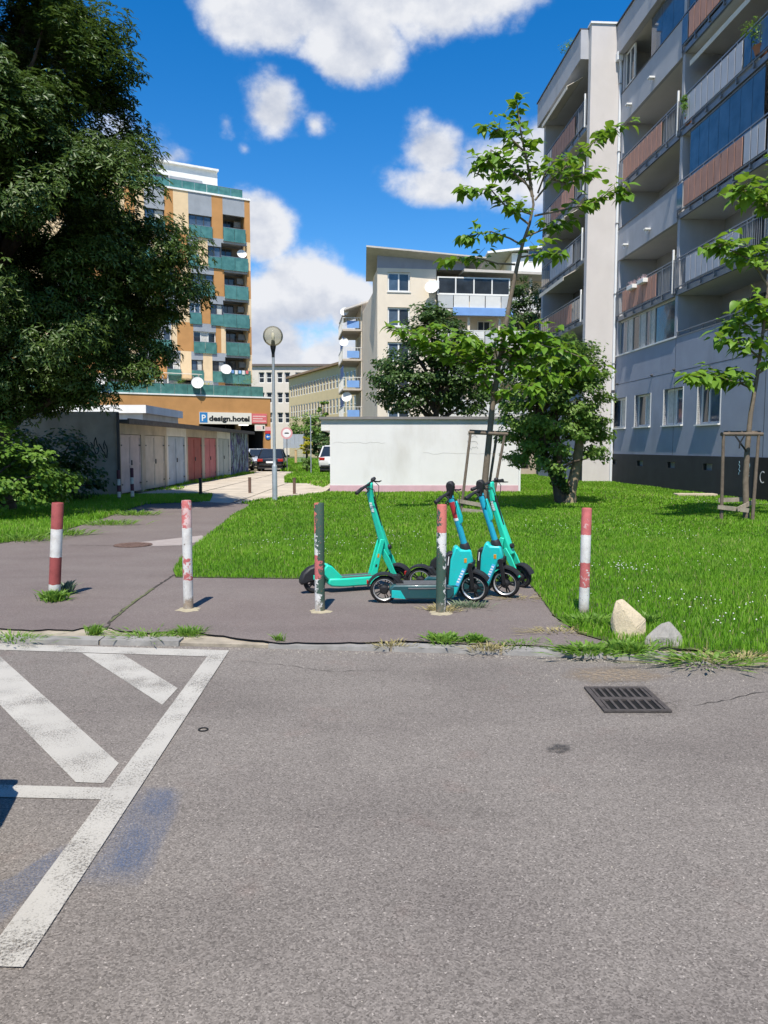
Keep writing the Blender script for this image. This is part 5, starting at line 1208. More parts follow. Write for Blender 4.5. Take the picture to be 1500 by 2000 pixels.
# gable and oversailing roof: high at the front, falling to the back
MB().prism([(0,14.752),(FW,14.752),(FW+2.2,14.752),(FW+2.2,15.5),(0,15.95)], .0, .3).build('gable_wall', m_ggab, bei)
rf = MB(); rf.hull8([(-.9,-.9,16.0),(FW+3.6,-.9,15.45),(FW+3.6,3.6,14.5),(-.5,3.6,14.5)], [(-.9,-.9,16.12),(FW+3.6,-.9,15.55),(FW+3.6,3.6,14.66),(-.5,3.6,14.66)]); rf.build('roof', mat('roof_boards', (.50,.47,.43), .8, .1, 3), bei)
# side balconies on the left, farther back
m_slabb = stucco('balcony_soffit', (.48,.42,.36))
for i, z0 in enumerate((12.15, 9.5, 6.85, 4.2)):
    y0, y1 = 12.5, 18.5; sl_ = MB().box(-1.75, -.0, y0, y1, z0-.16, z0).build('balcony_slab', m_slabb, bei)
    b = MB(); b.box(-1.75,-1.71,y0,y1,z0+.98,z0+1.03); b.box(-1.71,0,y0,y0+.04,z0+.98,z0+1.03)
    for j in range(22): yy = y0+.04+j*(y1-y0-.1)/21; b.box(-1.745,-1.715,yy,yy+.03,z0,z0+.98)
    for j in range(7): xx = -1.7+j*.26; b.box(xx,xx+.03,y0+.005,y0+.035,z0,z0+.98)
    o = b.build('balcony_railing', m_wrail, bei); o['kind'] = 'stuff'
    MB().box(-1.35, -.25, y0-.03, y0-.01, z0+.1, z0+.72).build('blue_panel', m_blu, bei)
    if i: MB().box(-1.70, -1.66, y0+.4, y1-2.0, z0+.98, z0+2.1).build('blue_screen', mat('deep_blue_screen', (.04,.09,.28), .6, .1), bei)
    MB().box(-.06, .0, y0+.02, y1, z0, z0+2.45).build('balcony_wall', m_bei, bei)
MB().hull8([(-1.6,11.8,13.7),(.9,11.8,14.6),(.9,20,14.6),(-1.6,20,13.7)], [(-1.6,11.8,13.85),(.9,11.8,14.75),(.9,20,14.75),(-1.6,20,13.85)]).build('porch_roof', mat('roof_boards', (.33,.30,.27)), bei)
# recessed balcony wing on the right
WX0, WX1 = FW+.0, CF.uz(1075, 560)[0]+1.0
MB().box(WX0, WX1, 1.8, 2.1, 0, 14.7).build('wing_wall', m_bei, bei); MB().box(WX0, WX1, 2.11, 18, 0, 14.6).build('wing_core', m_bei, bei)
MB().hull8([(WX0+2,-.5,14.55),(WX1,-.5,14.45),(WX1,14,14.5),(WX0+2,14,14.5)], [(WX0+2,-.5,14.75),(WX1,-.5,14.62),(WX1,14,14.7),(WX0+2,14,14.7)]).build('wing_roof', mat('roof_boards', (.33,.30,.27)), bei)
for i, z0 in enumerate((11.85, 9.25, 6.65, 4.05)):
    MB().box(WX0+.02, WX1, -.25, 1.8, z0-.18, z0).build('balcony_slab', m_soff, bei)
    for xx in np.linspace(WX0+.1, WX1-.15, 5)[1:4]: MB().box(xx-.09, xx+.09, -.05, .13, z0, z0+2.42).build('balcony_column', m_bei, bei)
    xs = np.linspace(WX0+.05, WX1-.05, 9)
    o = MB().box(WX0+.02, WX1, -.27, -.22, z0+1.0, z0+1.06).build('balcony_railing', m_wrail, bei)
    for j in range(8): MB().box(xs[j]+.03, xs[j+1]-.03, -.26, -.235, z0+.06, z0+1.0).build('railing_panel', m_wrail if (j+i) % 4 else mat('grey_panel_glass', (.45,.47,.48), .4, .05), o)
    for j in (1, 3, 5, 7):
        window(bei, xs[j]-.1, xs[j]+.9, z0+.05+.0, z0+2.05, 1.7, m_upvc if j % 2 else m_dframe, m_pane, 2)
    if i == 0: window(bei, WX0+.05, WX0+5.6, z0+1.06, z0+2.35, -.22, m_upvc, m_pane, 4, fw=.09); 
MB().box(WX0+1.2, WX0+5.8, -.42, -.30, 11.35, 11.95).build('blue_awning', m_blu, bei, bevel=.02)
ac = MB().box(FW-.6, FW+.15, -.40, -.02, 13.25, 13.85).build('air_conditioner', m_upvc, bei, bevel=.02)
for px, py, d_, rr_, lb in ((724,715,12,.62,'large white satellite dish on the lower left balcony of the beige house'),(722,772,12,.62,'large white satellite dish on the bottom left balcony of the beige house'),(673,608,12.6,.40,'small white satellite dish left of the top blue balcony'),
                        (672,668,12.6,.40,'small white satellite dish left of the second blue balcony'),(677,775,12.6,.46,'white satellite dish left of the bottom blue balcony'),(843,560,-.3,.5,'satellite dish under the air conditioner beside the glazed balcony')):
    p = P(px, py, CF.w(0, d_, 0).y); dish(p, (-.15,-1,.35), rr_, lb)

# ------------------------------------------------------------------ yellow school-like building, cream building, far tower
YF = Fr(P(700,760,100)[:2], (-.438*-1, -1))      # x runs towards the camera side (right)
yel = thing('yellow_building', 'long yellow two toned building with rows of narrow windows and grey eaves', 'building', YF.O, YF.rz)
m_yel = stucco('yellow_render', (.72,.58,.34), .05, .2); YL = -31.0; yh = YF.uz(700,702)[1]
wn = []; n = 22
for z0, z1 in ((yh-3.1, yh-1.2), (yh-6.6, yh-4.5), (yh-10.2, yh-8.2)):
    for i in range(n):
        x0 = YL+.8+i*(-YL-1.2)/n; wn.append((x0, x0+.98, z0, z1))
wall_open(YL, 0, 0, yh, 0, .4, wn).build('wall', m_yel, yel); MB().box(YL+.01, -.01, .41, 12, 0, yh-.01).build('core', m_dark, yel)
for a, b, c, d in wn: window(yel, a, b, c, d, .04, m_upvc, m_pane, 1, 2, fw=.13)
MB().box(YL-.3, .3, -.5, 12.3, yh, yh+.3).build('roof_edge', mat('eaves_brown', (.30,.20,.12), .8, .1), yel)
MB().box(YL-.02, YL+.0, 0.01, 12, 0, yh).build('end_wall', m_yel, yel)
cb = thing('cream_building', 'distant cream plaster building with paired windows behind the street lamp', 'building', (P(495,760,140).x, 140, 0)); m_crm = stucco('pale_cream_render', (.62,.57,.50), .05, .1)
ch = P(550,715,140).z; wn = []
for z0 in (ch-3.0, ch-6.6, ch-10.2):
    for i in range(6): wn.append((1.0+i*3.3, 2.0+i*3.3, z0, z0+1.9)); wn.append((2.35+i*3.3, 3.35+i*3.3, z0, z0+1.9))
wall_open(-14, 22, 0, ch, 0, .4, [w for w in wn if w[1] < 21]).build('wall', m_crm, cb); MB().box(-13.9, 21.9, .41, 12, 0, ch-.02).build('core', m_dark, cb); MB().box(-14.3, 22.3, -.4, 12.3, ch, ch+.35).build('roof_edge', mat('dark_eaves', (.16,.13,.12), .8, .1), cb)
for a, b, c, d in wn:
    if b < 21: window(cb, a, b, c, d, .2, m_upvc, m_pane, 1, 2, fw=.12)
ft = thing('white_roof_building', 'white top storey of a building with a blue glazed band behind the beige house', 'building', (P(1000,480,95).x, 95, 0)); fz = P(1050,470,95).z
MB().box(0, 16, 0, 12, 0, fz-2.6).build('wall', m_whr, ft); MB().hull8([(-3,-.5,fz-1.6),(16,-.5,fz+.4),(16,12,fz+.4),(-3,12,fz-1.6)], [(-3,-.5,fz-1.35),(16,-.5,fz+.65),(16,12,fz+.65),(-3,12,fz-1.35)]).build('roof', m_whr, ft)
window(ft, 2.0, 15, fz-2.5, fz-.9, .05, m_upvc, m_panel, 6); MB().box(.02, 15.98, .2, 11.8, fz-2.6, fz-1.4).build('attic', m_whr, ft)
# ------------------------------------------------------------------ cars
m_clens = mat('clear_lens', (.6,.6,.6), .2, .05)
def car(loc, rz, col, label, suv=False, metal=.3):
    """car pointing along +x; lofted body, glass cabin with pillars, four wheels, lights, plate"""
    L_, W_, H_ = (4.45, 1.85, 1.66) if suv else (4.55, 1.80, 1.45); t = thing('parked_car', label, 'car', loc, rz, 'parked cars'); pm = NT('car_paint'); pm.set(col=col, rough=.25, metal=metal, coat=.8, spec=.5)
    hw = W_/2; zs = .98 if suv else .92
    st = [(-L_/2,.50,.62,.86),(-L_/2+.08,.34,.80,.93),(-L_/2+.5,.26,zs-.02,1),(-.6,.22,zs,1),(.6,.22,zs-.02,1),(1.2,.24,zs-.06,.99),(L_/2-.45,.26,zs-.16,.96),(L_/2-.1,.34,.68,.88),(L_/2,.45,.56,.80)]
    if suv: st[0] = (-L_/2,.50,.80,.90); st[1] = (-L_/2+.06,.34,.98,.95)
    b = MB(); rows = []
    for x, zb, zt, wf in st:
        w = hw*wf; ring = [(0,zb),(w*.80,zb),(w*.95,zb+.10),(w,(zb+zt)/2),(w*.985,zt-.12),(w*.90,zt-.02),(w*.55,zt+.02),(0,zt+.03)]
        full = [(y, z) for y, z in ring] + [(-y, z) for y, z in ring[-2:0:-1]]; rows.append([(x, y, z) for y, z in full])
    n = len(rows[0]); 
    for rw in rows: b.v += rw
    for i in range(len(rows)-1):
        for j in range(n): q = (j+1) % n; b.f.append((i*n+j, i*n+q, (i+1)*n+q, (i+1)*n+j))
    b.f.append(tuple(range(n))[::-1]); b.f.append(tuple((len(rows)-1)*n+j for j in range(n))); body = b.build('body', pm.m, t, smooth=True)
    # cabin
    rb, rf_ = (-L_/2+.10, -L_/2+.42) if suv else (-L_/2+.55, -L_/2+1.25)   # rear glass foot / roof start
    fb, ff = 1.15, .30
    def ring_(x0, x1, w0, z): return [(x0,-w0,z),(x1,-w0,z),(x1,w0,z),(x0,w0,z)]
    MB().hull8(ring_(rb, fb, hw*.90, zs-.05), ring_(rf_, ff, hw*.70, H_-.05)).build('window_glass', mat('car_glass', (.02,.025,.03), .06, .1, spec=.8), t, bevel=.03)
    MB().hull8(ring_(rf_-.04, ff+.08, hw*.72, H_-.06), ring_(rf_+.10, ff-.10, hw*.62, H_)).build('roof', pm.m, t, smooth=True, bevel=.03)
    p = MB()
    for s in (-1, 1):
        for x0, x1 in ((rb, rf_), (fb, ff), ((rb+fb)/2-.1, (rf_+ff)/2-.05)):
            p.tube([(x0, s*hw*.905, zs-.03), (x1, s*hw*.71, H_-.04)], .045, 6)
    p.build('pillars', pm.m, t)['kind'] = 'stuff'
    for x in (-L_/2+.85, L_/2-.88):
        for s in (-1, 1):
            RX = Matrix.Translation((x, s*(hw-.11), .32)) @ Matrix.Rotation(R(90), 4, 'X'); w = MB().lathe([(0,-.07),(.2,-.085),(.22,-.06),(.22,.06),(.2,.085),(0,.07)], 18).build('wheel', m_metal, t, smooth=True); w.matrix_basis = RX
            MB().lathe([(.21,-.09),(.30,-.11),(.325,-.08),(.325,.08),(.30,.11),(.21,.09)], 24, close=True).build('tyre', m_tyre, w, smooth=True)
    MB().box(-L_/2+.04, L_/2-.06, -hw*.86, hw*.86, .18, .34).build('underbody', m_blk, t)
    zl = .86 if suv else .72
    for s in (-1, 1):
        MB().box(-L_/2-.012, -L_/2+.14, s*hw*.72-.17, s*hw*.72+.17, zl-.09, zl+.09).build('tail_light', mat('red_lens', (.35,.015,.01)), t, bevel=.03); MB().box(L_/2-.32, L_/2-.02, s*hw*.62-.16, s*hw*.62+.16, .58, .72).build('headlight', m_clens, t, bevel=.04)
        MB().box(.75, .95, s*hw-.0, s*hw+.18*s if s > 0 else s*hw, zs-.02, zs+.12).build('wing_mirror', pm.m, t, bevel=.03) if s > 0 else MB().box(.75, .95, -hw-.18, -hw, zs-.02, zs+.12).build('wing_mirror', pm.m, t, bevel=.03)
    zp = .62 if suv else .60
    MB().box(-L_/2-.03, -L_/2+.02, -.26, .26, zp-.06, zp+.06).build('number_plate', m_white, t); MB().box(-L_/2-.02, -L_/2+.2, -hw*.82, hw*.82, .36, .50).build('rear_bumper', m_blk if suv else pm.m, t, bevel=.03)
    return t
q = G(523,921); car((q.x, q.y+2.3, 0), R(94), (.012,.012,.014), 'black saloon car with its rear to the lane beside the lamp post')
car((-9.45, 58.0, 0), R(-78), (.52,.54,.57), 'silver white car parked before the car park entrance behind the black saloon')
q = G(486,921); car((-9.7, 50.6, 0), R(90), (.04,.045,.06), 'dark grey car half hidden behind the graffiti covered garage end')
q = G(652,925); car((q.x+.25, q.y+2.3, 0), R(82), (.72,.72,.71), 'white off-roader partly hidden by the white garage', True, 0)
car((-2.53, 1.0, ZP), R(90), (.02,.022,.03), 'dark car parked beside the hatched bay, its shadow falling on the white lines')
# ------------------------------------------------------------------ trees and shrubs
m_bark = mat('dark_bark', (.075,.058,.045), .95, .35, 9, .9, 30); m_barkl = mat('pale_bark', (.26,.20,.135), .95, .3, 8, .8, 30); m_barkc = mat('brown_bark', (.155,.125,.095), .9, .3, 9, .6, 40)
TPL = {'kite': ([(0,0,0),(.45,.30,.05),(1,0,-.06),(.45,-.30,.05)], [(0,1,2),(0,2,3)]),
       'maple': ([(0,0,0),(.5,.16,.03),(1,0,-.10),(.5,-.16,.03),(.42,.30,.02),(.48,.70,-.10),(.18,.36,.02),(.42,-.30,.02),(.48,-.70,-.10),(.18,-.36,.02)],
                 [(0,1,2),(0,2,3),(0,4,5),(0,5,6),(0,8,7),(0,9,8)]),
       'broad': ([(0,0,0),(.3,.36,.04),(.75,.30,.02),(1,0,-.10),(.75,-.30,.02),(.3,-.36,.04)], [(0,1,2),(0,2,3),(0,3,4),(0,4,5)])}
def leaf_cloud(cent, rad, per, size, tpl, up=.75, out=.5, rnd=.7, flat=.55, core=None, droop=0.0):
    """leaves scattered through clumps: cent (n,3), rad (n,) -> V,T,attr. Each leaf faces up / outward with scatter"""
    cent = np.asarray(cent, float); n = len(cent)
    per = np.broadcast_to(np.asarray(per), (n,)); idx = np.repeat(np.arange(n), per); m = len(idx)
    d = rng.normal(size=(m,3)); d /= np.linalg.norm(d, axis=1)[:,None]; q = rng.random(m)**.45
    off = d*q[:,None]*np.asarray(rad)[idx][:,None]; off[:,2] *= flat; off[:,2] -= droop*(off[:,0]**2+off[:,1]**2)
    p = cent[idx]+off; core = cent.mean(0) if core is None else np.asarray(core)
    o = p-core; o /= (np.linalg.norm(o, axis=1)[:,None]+1e-6)
    nn = o*out + np.array([0,0,up]) + d*.35 + rng.normal(size=(m,3))*rnd*.5; nn /= np.linalg.norm(nn, axis=1)[:,None]
    t = rng.normal(size=(m,3))*.7 + o*.5 + np.array([0,0,-.35]); t -= nn*(t*nn).sum(1)[:,None]; t /= (np.linalg.norm(t, axis=1)[:,None]+1e-9); b = np.cross(nn, t)
    s = size*rng.uniform(.65,1.3,m); tv, tf = TPL[tpl]; k = len(tv); V = np.zeros((m,k,3))
    for i, (x, y, z) in enumerate(tv): V[:,i] = p + s[:,None]*((x-.4)*t + y*b + z*nn)
    T = (np.arange(m)*k)[:,None,None] + np.array(tf)[None]
    tone = rng.random(n)[idx]*.45 + rng.random(m)*.55
    return V.reshape(-1,3), T.reshape(-1,3), np.repeat(tone, k)
def crown_part(name, parts, m, parent, loc):
    V, T, a = join_np(parts) if isinstance(parts, list) else parts
    o = bpy.data.objects.new(name, mesh_np(name, V-np.asarray(loc), T, m, a)); COL.objects.link(o); o.parent = parent; o['kind'] = 'stuff'; return o
def limb(b, a, c, r0, r1, sag=.25, n=6, wob=.06, seed=0):
    r_ = random.Random(seed); a, c = Vector(a), Vector(c); mid = (a+c)/2; mid.z += sag*(c-a).length*.3; pts = []
    for i in range(n+1):
        t = i/n; p = a*(1-t)**2 + mid*2*t*(1-t) + c*t*t
        if 0 < i < n: p += Vector((r_.gauss(0,1), r_.gauss(0,1), r_.gauss(0,1)))*wob*(c-a).length*.25
        pts.append(p)
    b.tube(pts, [r0+(r1-r0)*i/n for i in range(n+1)], 7); return pts
def tree(name, label, base, trunk, r0, clumps, rad, per, size, tpl, lm, bm_=None, limbs=12, group=None, cat='tree', core=None, **kw):
    base = Vector(base); t = thing(name, label, cat, base, group=group)
    b = MB(); tp = [Vector(p)-base for p in trunk]; n = len(tp)
    b.tube(tp, [r0*(1-.65*i/(n-1)) * (1.35 if i == 0 else 1) for i in range(n)], 10); b.build('trunk', bm_ or m_bark, t, smooth=True)
    lb = MB(); sel = rng.choice(len(clumps), min(limbs, len(clumps)), replace=False)
    for i in sel:
        c = Vector(clumps[i])-base; z = min(max(c.z*.62, tp[0].z+.3), tp[-1].z*.98); st = tp[0]
        for a, d in zip(tp[:-1], tp[1:]):
            if a.z <= z <= d.z: st = a + (d-a)*((z-a.z)/(d.z-a.z+1e-6))
        limb(lb, st, c, r0*.38, .018, .3, seed=int(i))
    if limbs: lb.build('limbs', bm_ or m_bark, t, smooth=True)['kind'] = 'stuff'
    crown_part('crown', leaf_cloud(clumps, rad, per, size, tpl, core=core, **kw), lm, t, base); return t
def shell(n, prof, cx, cy, inner=.4, squash=1.0, ang=None):
    """clump centres inside a turned outline prof [(z, r)]"""
    z = []; zs = [p[0] for p in prof]; rs = [p[1] for p in prof]; out = []
    while len(out) < n:
        zz = rng.uniform(zs[0], zs[-1]); rmax = np.interp(zz, zs, rs)
        if rng.random() > (rmax/max(rs))**1.3: continue
        a = rng.uniform(0, 2*np.pi); lump = 1 + .16*math.sin(3*a+zz*1.3) + .12*math.sin(5*a-zz*2.1)
        r_ = rmax*lump*(inner+(1-inner)*rng.random()**.55); out.append((cx+r_*math.cos(a), cy+r_*squash*math.sin(a), zz))
    return np.array(out)
m_maple = leafmat('maple_leaf', (.028,.070,.012), (.095,.150,.026), .26, .45, .4); m_bush = leafmat('bush_leaf', (.075,.165,.020), (.165,.280,.045), .34, .45)
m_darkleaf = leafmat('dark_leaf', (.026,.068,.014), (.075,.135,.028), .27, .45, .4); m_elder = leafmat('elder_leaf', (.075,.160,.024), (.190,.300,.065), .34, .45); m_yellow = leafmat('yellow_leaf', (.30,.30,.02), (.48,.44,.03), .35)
# big maple on the left
MX, MY = -9.5, 18.8
prof = [(2.6,1.4),(3.3,3.0),(4.4,3.6),(5.6,4.0),(6.8,4.0),(7.8,3.6),(9.0,3.1),(10.4,3.0),(11.4,2.5),(12.6,2.1),(14.0,1.4),(15.2,.4)]
cl = np.r_[shell(590, prof, MX, MY, .50), shell(120, [(z, r_*.55) for z, r_ in prof], MX, MY, .1)]
# extra sprays reaching out to the right as in the photo
for px, py, s in ((385,490,.5),(360,455,.5),(340,690,.5),(300,730,.5),(330,620,.55),(270,130,.55),(235,165,.5),(300,300,.5),(250,330,.6),(345,560,.5),(180,30,.6),(150,10,.6),(300,440,.6),(215,80,.5),(290,520,.6),(250,690,.6),(200,770,.5),(120,790,.6),(60,800,.6)):
    p = P(px-20, py, MY + rng.uniform(-1.0, .8)); cl = np.r_[cl, [[p.x, p.y, p.z]], [[p.x-.45, p.y+.3, p.z+.1]]]
tree('maple_tree', 'large dark maple filling the side of the view above the garages', (MX, MY, 0), [(MX,MY,-.1),(MX+.1,MY,1.2),(MX,MY+.1,3),(MX+.2,MY,6),(MX+.05,MY,9),(MX,MY,12.5)], .34, cl, rng.uniform(.45,.8,len(cl)), 165, .18, 'maple', m_maple, limbs=26, core=(MX,MY,6.5), flat=.72, droop=.12)
bc = shell(80, [(.3,1.1),(.8,1.45),(1.3,1.4),(1.75,1.0),(2.15,.35)], -8.55, 16.7, .45)
tree('leafy_bush', 'bright leafy bush standing at the foot of the big maple', (-8.55,16.7,0), [(-8.55,16.7,-.1),(-8.55,16.7,.6),(-8.5,16.7,1.3)], .07, bc, rng.uniform(.25,.45,len(bc)), 90, .10, 'broad', m_bush, limbs=14, cat='bush', core=(-8.15,16.7,.9))
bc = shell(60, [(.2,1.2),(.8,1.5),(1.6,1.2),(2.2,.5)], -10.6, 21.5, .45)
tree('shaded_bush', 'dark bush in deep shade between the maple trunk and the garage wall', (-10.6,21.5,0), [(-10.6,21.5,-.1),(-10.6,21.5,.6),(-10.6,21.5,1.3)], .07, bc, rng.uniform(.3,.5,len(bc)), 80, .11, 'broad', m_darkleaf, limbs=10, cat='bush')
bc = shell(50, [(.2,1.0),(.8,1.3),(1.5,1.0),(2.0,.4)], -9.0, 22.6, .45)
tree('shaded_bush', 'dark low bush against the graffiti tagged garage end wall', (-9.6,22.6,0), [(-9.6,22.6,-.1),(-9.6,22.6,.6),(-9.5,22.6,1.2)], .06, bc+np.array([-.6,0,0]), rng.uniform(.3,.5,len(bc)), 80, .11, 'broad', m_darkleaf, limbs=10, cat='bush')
# elder at the lawn, two stems
EX = G(1100,985); ex, ey = EX.x, EX.y
cl = []
for px, py, rx, ry, n in ((1140,770,52,85,60),(1030,790,48,90,55),(1085,720,75,60,50),(1160,850,35,45,24),(1010,860,30,45,18),(1075,860,40,60,26),(1120,690,50,40,20)):
    for _ in range(n):
        a = rng.uniform(0, 2*np.pi); q = rng.random()**.5; p = P(px+rx*q*math.cos(a), py+ry*q*math.sin(a), ey+rng.uniform(-1.0,1.0)); cl.append((p.x, p.y, p.z))
cl = np.array(cl); T1 = [EX+Vector((-.05,0,-.1)), P(1085,940,ey), P(1062,890,ey), P(1048,830,ey+.1), P(1060,740,ey)]
el = tree('elder_tree', 'dense flowering elder with a split pale trunk on the lawn before the grey block', (ex,ey,0), T1, .125, cl, rng.uniform(.22,.40,len(cl)), 80, .115, 'kite', m_elder, limbs=30, core=(ex-.1,ey,3.0))
b = MB(); b.tube([Vector(p)-Vector((ex,ey,0)) for p in (EX+Vector((.16,0,-.1)), EX+Vector((.20,.0,.35)), P(1128,900,ey), P(1132,860,ey+.05), P(1130,780,ey+.1))], [.22,.15,.135,.12,.07], 10); b.build('trunk', m_barkl, el, smooth=True)
b = MB(); b.tube([Vector(p)-Vector((ex,ey,0)) for p in (EX+Vector((.05,.0,-.1)), P(1098,940,ey), P(1090,880,ey+.05), P(1085,800,ey+.1))], [.12,.09,.08,.05], 9); b.build('trunk', m_bark, el, smooth=True)
ivy = np.array([P(px+rng.uniform(-14,14), py, ey-.12) for px, py in zip(np.linspace(1045,1100,50), np.linspace(840,960,50))]); crown_part('ivy', leaf_cloud(ivy, np.full(50,.14), 26, .075, 'broad', flat=1), m_darkleaf, el, (ex,ey,0))
um = MB(); kk = 0
for i in rng.choice(len(cl), 70, replace=False):
    c = Vector(cl[i])-Vector((ex,ey,0)); c += Vector((rng.uniform(-.25,.25), rng.uniform(-.5,-.1), rng.uniform(.1,.3))); rr_ = rng.uniform(.06,.11)
    for j in range(14):
        a = rng.uniform(0, 6.28); q = rr_*math.sqrt(rng.random()); s = .014; x, y, z = c.x+q*math.cos(a), c.y+q*math.sin(a), c.z+rng.uniform(-.01,.02)
        um.add([(x-s,y-s,z),(x+s,y-s,z+.006),(x+s,y+s,z),(x-s,y+s,z+.004)], [(0,1,2,3)])
um.build('flower_umbels', mat('elder_blossom', (.62,.62,.44), .8, .1), el)['kind'] = 'stuff'
# dense dark tree behind the white garage
DY = 38.0; cl = []
for px, py, rx, ry, n in ((830,740,95,70,95),(900,740,70,75,50),(780,750,55,50,40),(850,660,60,50,50),(845,620,35,25,14)):
    for _ in range(n):
        a = rng.uniform(0, 2*np.pi); q = rng.random()**.5; p = P(px+rx*q*math.cos(a), py+ry*q*math.sin(a), DY+rng.uniform(-1.8,1.8)); cl.append((p.x, p.y, p.z))
cl = np.array(cl); bx = P(850,800,DY).x
tree('dense_tree', 'round dark green tree rising behind the white garage', (bx,DY,0), [(bx,DY,-.1),(bx,DY,2),(bx+.1,DY,4.5),(bx,DY,6.5)], .22, cl, rng.uniform(.4,.7,len(cl)), 75, .15, 'broad', m_darkleaf, limbs=24, core=(bx,DY,5), flat=.5)
SY = 46.0; cl = np.array([P(1028+30*q*math.cos(a), 590+52*q*math.sin(a), SY+rng.uniform(-.8,.8)) for a, q in zip(rng.uniform(0,6.28,46), rng.random(46)**.5)]); p = P(1054,700,SY)
tree('small_tree', 'small dark street tree in front of the beige house balconies', (p.x,SY,0), [(p.x,SY,-.1),(p.x,SY,3),(p.x-.1,SY,6),(p.x-.5,SY,9)], .10, cl, rng.uniform(.3,.55,len(cl)), 60, .14, 'broad', m_darkleaf, limbs=12)
def shrub(px, py, rx, ry, Y, n, m, label, name='shrub', size=.13, per=60):
    cl = np.array([P(px+rx*q*math.cos(a), py+ry*q*math.sin(a), Y+rng.uniform(-.8,.8)) for a, q in zip(rng.uniform(0,6.28,n), rng.random(n)**.5)]); b = P(px, py, Y)
    base = (b.x, Y, 0); top = max(.5, b.z)
    return tree(name, label, base, [(b.x,Y,-.1),(b.x,Y,top*.5),(b.x,Y,top)], .06, cl, np.full(n, rx*Y/1500*.36), per, size, 'kite', m, limbs=6, cat='bush')
shrub(600,838,34,30,62,40,m_elder,'round flowering shrub behind the grey gate at the lane end',size=.22); shrub(625,872,22,18,52,26,m_darkleaf,'dark hedge bush behind the white off-roader',size=.18); shrub(598,868,11,18,50,16,m_yellow,'bright yellow green bush beside the lane',size=.12); shrub(600,905,14,12,47,16,m_elder,'low green shrub beside the slim post in the verge',size=.12); shrub(632,800,10,22,66,16,m_bush,'pale green creeper in front of the yellow building',size=.2); shrub(640,840,16,20,58,20,m_darkleaf,'dark shrub in the shadow beside the white garage eave',size=.18)

# ------------------------------------------------------------------ young catalpas: large single leaves
def leafobj(name, c1, c2):
    t = NT(name); oi = t.n('ShaderNodeObjectInfo'); c = t.mix(oi.outputs['Random'], c1, c2); t.set(col=c, rough=.45, spec=.35)
    tr = t.n('ShaderNodeBsdfTranslucent'); t.l(t.mix(.5, c, (.30,.44,.03)), tr.inputs[0]); mx = t.n('ShaderNodeMixShader'); mx.inputs[0].default_value = .42
    t.l(t.b.outputs[0], mx.inputs[1]); t.l(tr.outputs[0], mx.inputs[2]); t.l(mx.outputs[0], t.out.inputs[0]); return t.m
m_cat = leafobj('catalpa_leaf', (.110,.235,.020), (.220,.370,.050))
def heart(curl, fold):
    out = [(0,.0),(-.06,.13),(.0,.27),(.16,.37),(.38,.36),(.62,.25),(.84,.10),(1.0,0)]
    V = [(x, 0, -curl*x*x) for x, _ in ((0,0),(.38,0),(.7,0),(1.0,0))]; Fs = []
    for s in (1, -1):
        k = len(V); V += [(x, s*y, fold*y - curl*x*x) for x, y in out[1:-1]]
        i = [k+j for j in range(6)]
        f = [(0,i[0],i[1]),(0,i[1],i[2]),(0,i[2],1),(1,i[2],i[3]),(1,i[3],2),(2,i[3],i[4]),(2,i[4],i[5]),(2,i[5],3)]
        Fs += f if s > 0 else [t[::-1] for t in f]
    me = bpy.data.meshes.new('leaf'); me.from_pydata(V, [], Fs); me.materials.append(m_cat); me.polygons.foreach_set('use_smooth', [True]*len(me.polygons)); return me
HEARTS = [heart(.18,.25), heart(.35,.15), heart(.5,.3), heart(.28,.4)]
